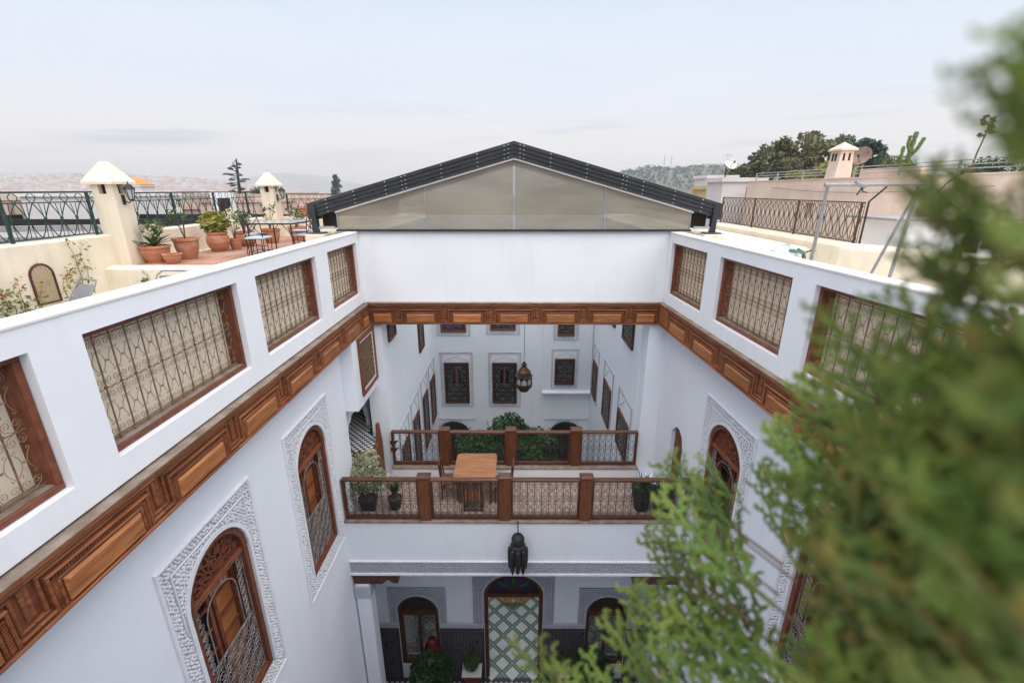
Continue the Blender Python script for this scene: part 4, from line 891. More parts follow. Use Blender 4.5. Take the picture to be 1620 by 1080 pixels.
def rect_window(label, loc, rz, W, H, top=0.42, side=0.13, bot=0.13, style='iron', glass=None, surround=True, group='framed windows of the rear court', thick=0.05):
    """origin bottom-centre of the wooden frame on the wall face"""
    t = thing('framed_window', label, 'window', loc, rz, group)
    h = W/2
    if surround:
        b = MB(); b.box(-h-side, h+side, -0.012, -0.001, H, H+top); b.box(-h-side, -h, -0.012, -0.001, -bot, H); b.box(h, h+side, -0.012, -0.001, -bot, H); b.box(-h, h, -0.012, -0.001, -bot, -0.001)
        b.build('surround', 'white_in', t)
        r = MB(); rr = random.Random(11); g_ = 0.055
        def strip(x0, x1, z0, z1):
            z = z0+g_/2
            while z < z1:
                x = x0+g_/2
                while x < x1:
                    q = g_*rr.uniform(.3, .45); k = rr.choice((4, 5)); a0 = rr.uniform(0, 2); r.prism([(x+q*cos(a0+2*pi*i/k), z+q*sin(a0+2*pi*i/k)) for i in range(k)], -0.022, -0.012); x += g_
                z += g_
        strip(-h-side, -h-side*0.35, -bot, H+top); strip(h+side*0.35, h+side, -bot, H+top); strip(-h-side*.35, h+side*.35, H+top-0.09, H+top); strip(-h, h, -bot, -bot*0.35)
        # small stepped arch drawn over the window head
        n = 10
        r.tube([(-h*0.95+2*h*0.95*i/n, -0.016, H+0.06+(top-0.2)*(1-abs(2*i/n-1))**1.0+0.02*sin(i*pi)) for i in range(n+1)], 0.012, 3)
        r.build('carved_relief', 'carve_grey', t, kind='stuff')
        # edging
        e = MB(); e.cbox(-h-side-0.02, h+side+0.02, -0.03, 0, H+top, H+top+0.02, 0.005); e.cbox(-h-side-0.02, -h-side, -0.03, 0, -bot, H+top, 0.005); e.cbox(h+side, h+side+0.02, -0.03, 0, -bot, H+top, 0.005); e.cbox(-h-side-.02, h+side+.02, -0.03, 0, -bot-0.02, -bot, 0.005); e.build('edging', 'carve_grey', t)
    ring(-h, h, 0, H, 0.085, -thick-0.02, 0, 0.012).build('frame', 'darkwood' if style != 'cedar' else 'redwood', t)
    b = MB(); b.box(-h+0.085, h-0.085, -0.006, -0.001, 0.085, H-0.085); b.build('pane', 'glass', t)
    if glass:
        b = MB()
        for s in (-1, 1): p = MB(); p.prism([(s*h*0.35+0.16*cos(2*pi*i/8), 0.30+0.13*sin(2*pi*i/8)) for i in range(8)], -0.012, -0.007); p.build('coloured_pane', glass, t)
    c = MB(); hw = h-0.085; nx = max(3, round(2*hw/0.20)); st = 2*hw/nx; nz_ = max(3, round((H-0.17)/st)); sz = (H-0.17)/nz_
    for i in range(1, nx): c.box(-hw+st*i-0.006, -hw+st*i+0.006, -0.04, -0.028, 0.085, H-0.085)
    for j in range(nz_):
        for i in range(nx):
            cx, cz = -hw+st*(i+0.5), 0.085+sz*(j+0.5)
            if style == 'iron' and nx >= 4 and H > 1.4 and abs(cx) < st*0.95 and 0.50*H < cz < 0.86*H: continue
            c.tube([(cx+st*0.36*cos(q*pi/3), -0.034, cz+sz*0.36*sin(q*pi/3)) for q in range(7)], 0.012, 3, cap=False)
            if (i+j) % 2: c.prism([(cx+0.035, cz), (cx, cz+0.035), (cx-0.035, cz), (cx, cz-0.035)], -0.04, -0.03)
    c.build('grille', 'greyiron', t)
    if style == 'iron' and H > 1.4 and W > 0.95:
        c = MB(); c.tube([(-st, -0.034, 0.48*H)]+[(-st*cos(pi*i/8), -0.034, 0.76*H+st*sin(pi*i/8)) for i in range(9)]+[(st, -0.034, 0.48*H)], 0.014, 4); c.build('grille_arch', 'greyiron', t); c = MB(); c.box(-0.05, 0.05, -0.022, -0.007, 0.42*H, H*0.86); c.build('casement', 'redwood', t)
    return t
yb = RY
rect_window('left of the two tall framed windows on the far wall of the rear court', (-2.30, yb, -8.33), 0, 1.0, 1.78)
rect_window('tall framed window on the far wall of the rear court, behind the hanging lantern', (-0.37, yb, -8.33), 0, 1.0, 1.78)
rect_window('small square framed window above the white ledge on the far wall', (2.03, yb-0.10, -7.46), 0, 0.80, 1.12, top=0.38, side=0.11)
rect_window('upper left window with purple glass on the far wall, its foot showing below the cornice', (-2.36, yb, -5.28), 0, 1.0, 1.7, glass='purpleglass', style='cedar', bot=0.14)
rect_window('upper middle window with blue glass on the far wall, its foot showing below the cornice', (-0.42, yb, -5.20), 0, 1.0, 1.7, glass='blueglass', style='cedar', bot=0.14)
rect_window('upper right small window on the far wall, its foot showing below the cornice', (2.03, yb-0.10, -5.40), 0, 0.66, 1.5, style='cedar', bot=0.14)
XL, XR = -RX+0.001, RX+0.039
for y0, y1, z0, z1, lb, st_ in ((9.9+0.68, 11.22, -3.55, -2.2, 'upper window nearest the pier on the left wall of the rear court', False), (13.93, 14.66, -5.05, -3.3, 'upper window farther along the left wall of the rear court', False),
        (15.33, 16.15, -8.40, -6.68, 'farthest tall window on the left wall of the rear court', True), (13.93, 14.72, -8.62, -6.67, 'middle tall window on the left wall of the rear court', True),
        (12.40, 13.19, -8.62, -6.70, 'tall window on the left wall of the rear court rising behind the balustrade', True), (10.95, 11.75, -8.62, -6.75, 'nearest tall window on the left wall of the rear court, behind the balustrade grille', True)):
    rect_window(lb, (XL, (y0+y1)/2, z0), RZL, y1-y0, z1-z0, top=0.62 if st_ else 0.1, side=0.14, surround=st_)
for y0, y1, z0, z1, lb, st_ in ((11.25, 12.35, -4.0, -2.4, 'upper window on the right wall of the rear court nearest the pier', False), (13.4, 14.3, -4.03, -2.6, 'upper window farther along the right wall of the rear court', False),
        (15.72, 16.50, -7.64, -6.22, 'farthest dark lattice window on the right wall of the rear court', True), (13.28, 14.40, -7.45, -6.10, 'middle dark lattice window on the right wall of the rear court', True),
        (10.98, 12.18, -7.20, -6.10, 'nearest dark lattice window on the right wall of the rear court, cut by the balustrade', True)):
    rect_window(lb, (XR, (y0+y1)/2, z0), RZR-SK, y1-y0, z1-z0, top=0.62 if st_ else 0.1, side=0.14, surround=st_)
# carved dark doors at the foot of the far wall with spiked crests
for cx, lb in ((2.17, 'right crested dark door at the foot of the far wall'), (-2.52, 'left crested dark door at the foot of the far wall, beside the citrus trees')):
    t = thing('crested_door', lb, 'door', (cx, RY-0.001, ZG), 0)
    b = MB(); b.prism([(-0.6, 0), (0.6, 0)]+[(0.6*cos(pi*i/12), 3.75+0.5*sin(pi*i/12)) for i in range(13)], -0.08, 0.0); b.build('door_leaf', 'void', t)
    b = MB(); arch_ring(b, 0.66, 3.75, 0.56, 0, 0.1, -0.12, 0.0, 14); b.build('door_frame', 'blackmat', t)
    b = MB()
    for i in range(1, 14):
        a = pi*i/14; x, z = 0.64*cos(a), 3.75+0.54*sin(a); L_ = 0.17 if i in (1, 2, 12, 13) else 0.08
        b.prism([(x-0.03, z), (x+0.03, z), (x+L_*cos(a), z+L_*sin(a)+0.02)], -0.09, -0.05)
    b.build('crest_spike', 'blackmat', t, kind='stuff')
    b = MB(); b.cbox(-0.95, 0.95, -0.05, 0, 4.42, 4.46, 0.01); b.build('lintel_moulding', 'carve_grey', t)

# ================================================================== HANGING LANTERN
def lantern(name, label, loc, sc, chain, m='brass', tier=False):
    t = thing(name, label, 'lantern', loc)
    s = sc
    b = MB(); b.lathe([(0.02*s,1.0*s),(0.05*s,0.97*s),(0.05*s,0.93*s),(0.09*s,0.92*s),(0.07*s,0.84*s),(0.13*s,0.76*s),(0.20*s,0.68*s),(0.22*s,0.55*s),(0.19*s,0.535*s)], 16); b.build('dome', m, t, smooth=False)
    b = MB(); b.lathe([(0.20*s,0.56*s),(0.27*s,0.55*s),(0.27*s,0.53*s),(0.23*s,0.52*s)], 8); b.build('collar', m, t)
    for k in range(8):
        a = 2*pi*(k+0.5)/8; c = MB(); c.box(-0.012*s, 0.012*s, -0.012*s, 0.012*s, 0.20*s, 0.53*s); c.build('upright', m, t, loc=(0.245*s*cos(a), 0.245*s*sin(a), 0), rot=(0, 0, a))
    for k in range(8):
        a = 2*pi*k/8; c = MB(); c.prism([(-0.075*s, 0.30*s), (0.075*s, 0.30*s), (0.075*s, 0.42*s), (0, 0.51*s), (-0.075*s, 0.42*s)], -0.003, 0.003); c.build('glass_pane', 'tglass', t, loc=(0.225*s*cos(a), 0.225*s*sin(a), 0), rot=(0, 0, a+pi/2))
    b = MB(); b.lathe([(0.25*s,0.28*s),(0.255*s,0.24*s),(0.22*s,0.14*s),(0.14*s,0.04*s),(0.05*s,0.0),(0.0,-0.02*s)][::-1], 8); b.build('lower_body', m, t)
    b = MB(); b.lathe([(0.26*s,0.30*s),(0.26*s,0.28*s)], 8); b.build('lower_collar', m, t)
    if chain:
        b = MB(); b.tube([(0,0,1.0*s),(0,0,1.0*s+0.10)], 0.012, 5); b.tube([(0.05*cos(q*pi/5), 0, 1.0*s+0.14+0.05*sin(q*pi/5)) for q in range(11)], 0.008, 4); b.tube([(0,0,1.0*s+0.18),(0.01,0,chain)], 0.014, 5); b.build('hanging_cable', 'galv', t)
    return t
lantern('hanging_lantern', 'large pierced brass lantern hanging on a long cable in the rear court', (0.33, 13.5, -6.22), 1.05, 6.3)
# dark fascia lantern
t = thing('wall_lantern', 'dark tiered metal lantern hanging in front of the blank gallery fascia', 'lantern', (0.09, 7.58, -7.55))
b = MB(); b.lathe([(0.02,0.86),(0.10,0.84),(0.135,0.78),(0.13,0.68),(0.11,0.62)], 12); b.build('dome', 'blackmat', t, smooth=True)
b = MB(); b.lathe([(0.06,0.05),(0.14,0.18),(0.16,0.40),(0.15,0.60),(0.10,0.66)], 8); b.build('body', 'iron', t)
for k in range(8):
    a = 2*pi*k/8; c = MB(); c.lathe([(0.0,-0.10 if k % 2 else 0.0),(0.035,0.02),(0.055,0.20),(0.06,0.42),(0.05,0.54),(0.0,0.58)], 6); c.build('side_tube', 'blackmat', t, loc=(0.155*cos(a), 0.155*sin(a), 0))
c = MB(); c.tube([(0,0,0.84),(0,0,0.95),(0,0.30,0.95)], 0.012, 5); c.build('bracket', 'iron', t)

# ================================================================== SKYLIGHT GABLE
def gz(x, top=0.94, sl=0.277): return top-sl*abs(x)
t = thing('skylight', 'sliding gable skylight with black rafters over weathered polycarbonate panels on the end wall', 'skylight', (0, 10.0, 0))
edges = [-3.80, -1.88, 0.0, 1.93, 3.78]
zb = -0.815; p_top = lambda x: 0.585-0.277*abs(x)
for i in range(4):
    a, c = edges[i]+0.02, edges[i+1]-0.02
    b = MB(); b.prism([(a, zb), (c, zb), (c, p_top(c)), (a, p_top(a))], 0.10, 0.112); b.build('polycarbonate_panel', 'poly', t)
for x in edges: MB().box(x-0.012, x+0.012, 0.09, 0.13, zb, p_top(x)-0.005).build('glazing_bar', 'steel', t)
b = MB(); b.box(-3.84, 3.82, 0.07, 0.16, zb-0.042, zb-0.001); b.build('bottom_rail', 'black', t)
for s in (-1, 1):
    b = MB(); b.prism([(0, p_top(0)), (s*3.82, p_top(3.82)), (s*3.82, p_top(3.82)+0.028), (0, p_top(0)+0.028)], 0.05, 0.14); b.build('white_edge_trim', 'trim', t)
    for k in range(4):       # nested rafters
        z0 = 0.625+k*0.078; y0 = 0.03-k*0.022; xe = 4.28+0.012*k
        b = MB(); f = lambda x, z: z-0.277*abs(x)
        b.prism([(0, z0), (s*xe, f(xe, z0)), (s*xe, f(xe, z0)+0.066), (0, z0+0.066)], y0, 0.20); b.build('rafter', 'black', t)
        b = MB(); b.prism([(0, z0+0.067), (s*xe, f(xe, z0)+0.067), (s*xe, f(xe, z0)+0.075), (0, z0+0.075)], y0+0.02, 0.2); b.build('rafter_groove', 'steel' if k == 3 else 'black', t)
    bo = MB(); bo.lathe([(0.012, 0), (0.012, 0.006), (0.007, 0.012)], 6); bm_ = bo.mesh('bolt', 'bolt')
    for x in (0.12, 0.20, 0.75, 1.5, 2.25, 2.33, 2.68, 3.35, 3.95):
        for k in range(4): inst('bolt', bm_, t, (s*x, 0.03-k*0.022-0.001, 0.658+k*0.078-0.277*x), (pi/2, 0, 0))
    # side eave: gutter beam, recessed side, post with foot
    b = MB(); b.box(min(s*4.20, s*4.36), max(s*4.20, s*4.36), -0.04, 7.2, -0.60, -0.27); b.build('eaves_beam', 'black', t)
    b = MB(); b.box(min(s*3.86, s*4.19), max(s*3.86, s*4.19), 0.28, 0.30, -0.80, -0.46); b.build('side_panel', 'void', t)
    b = MB(); b.box(min(s*4.20, s*4.31), max(s*4.20, s*4.31), 0.0, 0.11, -0.87, -0.601); b.bbox(min(s*4.08, s*4.42), max(s*4.08, s*4.42), -0.08, 0.2, -0.90, -0.871, 0.01); b.build('post', 'black', t)
    b = MB(); b.box(min(s*3.86, s*4.19), max(s*3.86, s*4.19), 0.02, 0.10, -0.80, -0.75); b.build('track', 'galv', t)
# roof sheets running back over the rear court
for s in (-1, 1):
    for k in range(6):
        y0 = 0.21+k*1.15
        b = MB(); b.prism([(0.02*s, 0.875), (s*4.3, 0.875-0.277*4.28), (s*4.3, 0.887-0.277*4.28), (0.02*s, 0.887)], y0, y0+1.12); b.build('roof_sheet', 'polyroof', t)
        b = MB(); b.prism([(0.0, 0.80), (s*4.3, 0.80-0.277*4.3), (s*4.3, 0.87-0.277*4.3), (0, 0.87)], y0+1.12, y0+1.15); b.build('roof_rib', 'black', t)
# flat roof around the rear court
for s in (-1, 1):
    sn = 'left' if s < 0 else 'right'
    t = thing('roof_slab', 'cream flat roof edge carrying the %s track of the skylight' % sn, 'roof', (s*3.1, 10.57, 0))
    b = MB(); b.box(min(0, s*1.5) if s < 0 else 0.35, max(0, s*1.5) if s > 0 else -0.31, 0, 8, -1.6, -0.905) if s > 0 else b.box(-1.5, -0.31, 0, 8, -1.6, -0.905); b.build('slab', 'cream', t)
    t = thing('track_plinth', 'low cream plinth under the %s foot of the skylight' % sn, 'plinth', (s*4.25, 9.9, 0))
    b = MB(); b.bbox(-0.20, 0.20, 0.0, 0.66, -1.6, -0.902, 0.02); b.build('block', 'cream', t)

# ================================================================== PLANT HELPERS
def leaves(b, c, R, n, size, rr, shell=0.5, flat=0.0, up=0.0, elong=1.8):
    """scatter bent leaf faces through an ellipsoid"""
    cx, cy, cz = c
    for _ in range(n):
        while True:
            d = Vector((rr.uniform(-1, 1), rr.uniform(-1, 1), rr.uniform(-1, 1)))
            if 0.05 < d.length < 1: break
        d = d.normalized()*(shell+(1-shell)*rr.random()**0.6) if rr.random() < 0.8 else d
        p = Vector((cx+d.x*R[0], cy+d.y*R[1], cz+d.z*R[2]))
        ax = Vector((rr.gauss(0, 1), rr.gauss(0, 1), rr.gauss(up, 0.7))).normalized()
        s_ = ax.cross(Vector((rr.gauss(0, 1), rr.gauss(0, 1), rr.gauss(0, 1)))).normalized()
        q = size*rr.uniform(0.6, 1.3); nrm = ax.cross(s_)
        a, e = p-ax*q*elong/2, p+ax*q*elong/2
        m1, m2_ = p+s_*q*0.5+nrm*q*0.12, p-s_*q*0.5+nrm*q*0.12
        k = len(b.v); b.v += [tuple(a), tuple(m1), tuple(e), tuple(m2_)]; b.f += [(k, k+1, k+2), (k, k+2, k+3)]
    return b
POTP = lambda r, h: [(r*0.62, 0), (r*0.80, h*0.25), (r*0.96, h*0.6), (r*0.98, h*0.86), (r*1.08, h*0.88), (r*1.08, h), (r*0.92, h), (r*0.9, h*0.92), (0.0, h*0.92)]
def pot_plant(label, loc, r, h, kind, rr, name='potted_plant', cat='potted plant', group=None, pm='terra', bulge=False):
    t = thing(name, label, cat, loc, 0, group)
    prof = POTP(r, h)
    if bulge: prof = [(r*0.6, 0), (r*0.9, h*0.25), (r*1.05, h*0.5), (r*1.0, h*0.75), (r*0.85, h*0.86), (r*0.95, h*0.9), (r*0.95, h), (r*0.82, h), (r*0.8, h*0.9), (0, h*0.9)]
    MB().lathe(prof, 20).build('pot', pm, t, smooth=False)
    MB().lathe([(0.01, h*0.925), (r*0.86, h*0.925), (r*0.5, h*0.94), (0.0, h*0.945)], 12).build('soil', 'pottop', t)
    if kind == 'aloe':
        b = MB()
        for i in range(22):
            a = rr.uniform(0, 2*pi); L_ = rr.uniform(0.25, 0.5)*r/0.22; el = rr.uniform(0.3, 1.2); w_ = 0.03*r/0.22
            d = Vector((cos(a)*cos(el), sin(a)*cos(el), sin(el))); s_ = Vector((-sin(a), cos(a), 0))
            p0 = Vector((0, 0, h)); p1 = p0+d*L_*0.5; p2 = p0+d*L_+Vector((0, 0, -0.06))
            k = len(b.v); up_ = Vector((0, 0, 0.012))
            for p, ww in ((p0, w_), (p1, w_), ): b.v += [tuple(p-s_*ww), tuple(p-up_), tuple(p+s_*ww)]
            b.v.append(tuple(p2)); b.f += [(k, k+1, k+4, k+3), (k+1, k+2, k+5, k+4), (k+3, k+4, k+6), (k+4, k+5, k+6)]
        b.build('leaf', 'leaf', t, kind='stuff')
    if kind in ('stems', 'fern', 'flowers', 'aloe', 'bush', 'dense'):
        b = MB(); tips = []
        for i in range(9 if kind != 'dense' else 12):
            a = rr.uniform(0, 2*pi); L_ = rr.uniform(0.7, 1.3)*(h*1.3 if kind == 'stems' else h*0.9); x, y = cos(a)*L_*0.35, sin(a)*L_*0.35
            b.tube([(0, 0, h*0.9), (x*0.4, y*0.4, h+L_*0.5), (x, y, h+L_)], 0.008, 4, 0.003); tips.append((x, y, h+L_))
        b.build('stem', 'stem', t)
        b = MB()
        if kind == 'stems':
            for p in tips: leaves(b, p, (0.07, 0.07, 0.10), 7, 0.045, rr)
        elif kind == 'fern':
            leaves(b, (0, 0, h+r*0.9), (r*1.3, r*1.3, r*1.0), 420, 0.075, rr, elong=2.6)
        elif kind == 'flowers' or kind == 'aloe':
            for p in tips: leaves(b, p, (r*0.5, r*0.5, r*0.5), 14, 0.05, rr)
        elif kind == 'bush': leaves(b, (0, 0, h+r*1.2), (r*1.7, r*1.7, r*1.5), 900, 0.07, rr)
        elif kind == 'dense': leaves(b, (0, 0, h+r*1.8), (r*2.2, r*2.2, r*2.2), 2600, 0.08, rr)
        b.build('foliage', 'yellowleaf' if kind == 'fern' else ('leafd' if kind == 'dense' else 'leaf'), t)
        if kind in ('flowers', 'aloe', 'fern'):
            b = MB()
            for p in tips: leaves(b, (p[0]+(0.25 if kind == 'fern' else 0), p[1], p[2]-0.05), (0.10, 0.10, 0.10), 14, 0.045, rr, elong=1.1)
            b.build('blossom', 'flower' if kind != 'aloe' else 'redflower' if False else 'flower', t)
    return t

# ================================================================== GALLERY FURNITURE
GF = -6.975
t = thing('dining_table', 'light wooden table with rounded corners standing on the gallery against the rear balustrade', 'table', (-0.90, 9.35, GF))
def rrect(x, y, r, n=5):
    p = []
    for sx_, sy_, a0 in ((1, 1, 0), (-1, 1, pi/2), (-1, -1, pi), (1, -1, 1.5*pi)):
        for i in range(n+1): a = a0+pi/2*i/n; p.append((sx_*(x-r)+r*cos(a), sy_*(y-r)+r*sin(a)))
    return p
hh = 0.755
b = MB(); b.prism(rrect(0.49, 0.52, 0.09), hh-0.035, hh-0.004, 'z'); b.prism(rrect(0.48, 0.51, 0.085), hh-0.0039, hh, 'z'); b.build('tabletop', 'tabletop', t)
b = MB(); b.box(-0.40, 0.40, -0.43, -0.41, hh-0.13, hh-0.036); b.box(-0.40, 0.40, 0.41, 0.43, hh-0.13, hh-0.036); b.box(-0.42, -0.40, -0.43, 0.43, hh-0.13, hh-0.036); b.box(0.40, 0.42, -0.43, 0.43, hh-0.13, hh-0.036); b.build('apron', 'woodv', t)
lg = MB().lathe([(0.03, 0), (0.03, 0.1), (0.022, 0.14), (0.034, 0.35), (0.024, 0.5), (0.036, 0.56), (0.036, hh-0.036)], 8).mesh('leg', 'woodv')
for x in (-0.37, 0.37):
    for y in (-0.39, 0.39): inst('leg', lg, t, (x, y, 0))
def wood_chair(label, loc, rz):
    t = thing('dining_chair', label, 'chair', loc, rz, 'wooden chairs round the gallery table')
    MB().bbox(-0.22, 0.22, -0.21, 0.21, 0.42, 0.455, 0.008).build('seat', 'woodv', t)
    for x in (-0.19, 0.19):
        MB().box(x-0.018, x+0.018, -0.20, -0.165, 0, 0.42).build('leg', 'darkwood', t)
        b = MB(); b.tube([(x, 0.19, 0), (x, 0.19, 0.45), (x, 0.24, 0.98)], 0.024, 6, 0.018); b.build('back_post', 'darkwood', t)
    b = MB(); b.tube([(-0.19, 0.235, 0.92), (-0.1, 0.24, 0.97), (0, 0.242, 0.94), (0.1, 0.24, 0.97), (0.19, 0.235, 0.92)], 0.026, 6); b.build('crest_rail', 'darkwood', t)
    sp = MB().box(-0.012, 0.012, -0.008, 0.008, 0, 0.42).mesh('spindle', 'darkwood')
    for k in range(4): inst('spindle', sp, t, (-0.11+k*0.073, 0.215, 0.47), (-0.08, 0, 0))
    b = MB(); b.box(-0.19, 0.19, 0.18, 0.20, 0.2, 0.225); b.box(-0.19, 0.19, -0.195, -0.175, 0.16, 0.185); b.build('stretcher', 'darkwood', t)
    return t
wood_chair('wooden chair on the left side of the gallery table', (-1.50, 9.25, GF), pi/2)
wood_chair('wooden chair on the right side of the gallery table', (-0.25, 9.15, GF), -pi/2)
wood_chair('wooden chair on the near side of the gallery table, crest above the rail', (-0.90, 8.62, GF), pi)
rr = random.Random(21)
t = pot_plant('pale variegated bush in a dark pot in the left corner of the gallery', (-3.30, 8.65, GF), 0.20, 0.38, 'none', rr, pm='iron')
b = MB(); 
for k in range(8): b.tube([(0, 0, 0.3), (rr.uniform(-.15, .15), rr.uniform(-.15, .15), 0.7), (rr.uniform(-.3, .3), rr.uniform(-.25, .25), 1.1)], 0.010, 4, 0.004)
b.build('stem', 'stem', t)
b = MB(); [leaves(b, (rr.uniform(-.28, .30), rr.uniform(-.22, .22), rr.uniform(0.62, 1.42)), (0.20, 0.18, 0.17), 110, 0.042, rr, 0.2) for _ in range(24)]; b.build('foliage', 'paleleaf', t)
t = pot_plant('small grassy green plant in a pot beside the stair rail', (-2.72, 8.75, GF), 0.15, 0.30, 'none', rr, pm='iron')
b = MB()
for i in range(150):
    a = rr.uniform(0, 2*pi); L_ = rr.uniform(0.25, 0.5); o_ = rr.uniform(0.2, 0.6); b.tube([(0, 0, 0.28), (cos(a)*L_*o_*0.5, sin(a)*L_*o_*0.5, 0.3+L_*0.7), (cos(a)*L_*o_, sin(a)*L_*o_, 0.3+L_*0.9)], 0.007, 3, 0.002)
b.build('grass_blade', 'leaf', t, kind='stuff')
t = thing('wall_tap', 'two small black fittings on the pier above the grassy plant', 'wall fitting', (-3.05, 10.14, -6.3))
for z in (0, 0.2): b = MB(); b.box(-0.07, 0.07, -0.06, 0, z, z+0.07); b.tube([(0.07, -0.03, z+0.035), (0.13, -0.03, z+0.09)], 0.015, 5); b.build('fitting', 'blackmat', t)
for x, y, lb in ((2.92, 8.75, 'spiky agave in a dark pot near the right end of the gallery'), (3.32, 8.55, 'spiky agave in a pot against the right gallery wall beside the doorway')):
    pot_plant(lb, (x, y, GF), 0.22, 0.62, 'none', rr, pm='iron')
    t = [o for o in bpy.data.objects if o.get('label') == lb][0]; b = MB()
    for i in range(46):
        a = rr.uniform(0, 2*pi); el = rr.uniform(0.1, 1.4); L_ = rr.uniform(0.28, 0.42); d = Vector((cos(a)*cos(el), sin(a)*cos(el), sin(el))); b.tube([Vector((0, 0, 0.6)), Vector((0, 0, 0.6))+d*L_*0.5, Vector((0, 0, 0.6))+d*L_], 0.022, 4, 0.002)
    b.build('spiky_leaf', 'leafd', t, kind='stuff')

# ================================================================== LOGGIA AND REAR COURT THINGS
def console(label, x, y):
    t = thing('console_table', label, 'table', (x, y, ZG))
    MB().bbox(-0.27, 0.27, -0.19, 0.19, 0.80, 0.86, 0.01).build('marble_top', 'marble', t)
    for sx_ in (-1, 1):
        for sy_ in (-1, 1): MB().box(sx_*0.21-0.02, sx_*0.21+0.02, sy_*0.14-0.02, sy_*0.14+0.02, 0, 0.799).build('leg', 'darkwood', t)
    MB().box(-0.20, 0.20, -0.13, 0.13, 0.15, 0.55).build('drum', 'redwood', t)
    return t
console('small marble topped console left of the tall loggia door', -1.15, 9.12); console('small marble topped console right of the tall loggia door', 1.28, 9.12)
pot_plant('small dark plant standing on the console left of the tall door', (-1.15, 9.12, ZG+0.861), 0.12, 0.18, 'bush', rr, pm='iron')
pot_plant('small dark plant standing on the console right of the tall door', (1.28, 9.12, ZG+0.861), 0.12, 0.18, 'bush', rr, pm='iron')
pot_plant('tall bushy dark plant in a white pot before the left loggia window', (-2.25, 8.95, ZG), 0.26, 0.50, 'dense', rr, pm='marble')
pot_plant('tall bushy dark plant in a blue white pot before the right loggia window', (2.15, 8.95, ZG), 0.26, 0.50, 'dense', rr, pm='marble')
t = thing('red_jar', 'round red glazed jar standing in the left loggia window behind the bushy plant', 'jar', (-2.28, 9.42, ZG+WB+0.3)); 
b = MB(); b.lathe([(0.08, 0.0), (0.18, 0.15), (0.23, 0.35), (0.2, 0.55), (0.1, 0.68), (0.12, 0.74), (0.0, 0.74)], 14); b.build('jar_body', 'redglaze', t, smooth=True); MB().box(-0.1, 0.1, -0.08, 0.08, -0.3-WB+0.0, -0.001).build('stand', 'darkwood', t)
# citrus trees
for (x, y, h, R_, lb) in ((-1.05, 12.9, 6.0, (0.75, 0.8, 1.5), 'leafy citrus tree of the rear court, leftmost of three crowns above the balustrade'),
                       (-0.25, 13.9, 6.15, (0.95, 0.9, 1.7), 'tallest of the three citrus crowns rising behind the gallery table'),
                       (0.75, 13.2, 5.95, (0.85, 0.8, 1.5), 'leafy citrus tree of the rear court, rightmost of three crowns above the balustrade')):
    t = thing('citrus_tree', lb, 'tree', (x, y, ZG), 0, 'citrus trees in the rear court')
    b = MB(); b.tube([(0, 0, 0), (0.05, 0, h*0.4), (0, 0, h*0.8)], 0.09, 7, 0.05)
    for k in range(7): a = k*0.9; b.tube([(0, 0, h*0.45), (cos(a)*R_[0]*0.4, sin(a)*R_[1]*0.4, h*0.7), (cos(a)*R_[0]*0.8, sin(a)*R_[1]*0.8, h*0.95)], 0.035, 5, 0.01)
    b.build('trunk', 'stem', t)
    b = MB()
    for k in range(16): a = rr.uniform(0, 6.28); q = rr.random()**0.5; leaves(b, (cos(a)*R_[0]*q*0.75, sin(a)*R_[1]*q*0.75, h-R_[2]*0.55+rr.uniform(-0.8, 0.65)*R_[2]*0.7), (0.40, 0.40, 0.36), 190, 0.085, rr, up=0.2)
    b.build('crown', 'leafd', t)
    b = MB(); leaves(b, (0, 0, h-1.8), (R_[0], R_[1], 1.7), 1500, 0.10, rr); b.build('lower_foliage', 'leafd', t)

# ================================================================== ROOF TERRACES, LEFT
TF = -1.48
struct(MB().box(-8.1, -3.60, -2.0, 9.2, -2.6, -2.435).build('lower_terrace_floor', 'coping'))
t = thing('upper_terrace', 'raised roof terrace with cream edge and red tile paving holding pots and patio furniture', 'terrace', (-5.9, 9.2, -2.6))
b = MB(); b.box(-2.2, 2.28, 0, 6.6, 0, 1.115); b.bbox(-2.2, 0.2, -0.25, -0.001, 0.3, 1.16, 0.06); b.build('slab', 'cream', t)
b = MB(); r4 = random.Random(31); y = 0.02; j = 0
while y < 6.3:
    x = -2.0+(0.1 if j % 2 else 0)
    while x < 2.0: b.box(x, x+0.193, y, y+0.093, 1.1155, 1.126+r4.uniform(0, 0.004)); x += 0.2
    y += 0.1; j += 1
o = b.build('paving_tile', 'brick', t, kind='stuff')
def roofwall(label, x0, x1, y0, y1, z0, z1, m='cream', name='terrace_wall', round_=0.03):
    t = thing(name, label, 'wall', ((x0+x1)/2, (y0+y1)/2, z0)); b = MB(); hx, hy = (x1-x0)/2, (y1-y0)/2
    b.bbox(-hx, hx, -hy, hy, 0, z1-z0, round_); b.build('wall_body', m, t); return t
WT = -0.85
roofwall('cream wall of the lower left terrace carrying the nearest fence and the lattice ornament', -8.42, -8.10, 1.0, 9.32, -2.6, WT)
roofwall('low cream wall behind the row of terracotta pots', -8.42, -8.10, 9.72, 15.32, -2.6, WT)
roofwall('low cream wall closing the far end of the patio under the third fence', -7.72, -3.3, 15.65, 15.95, -2.6, WT)
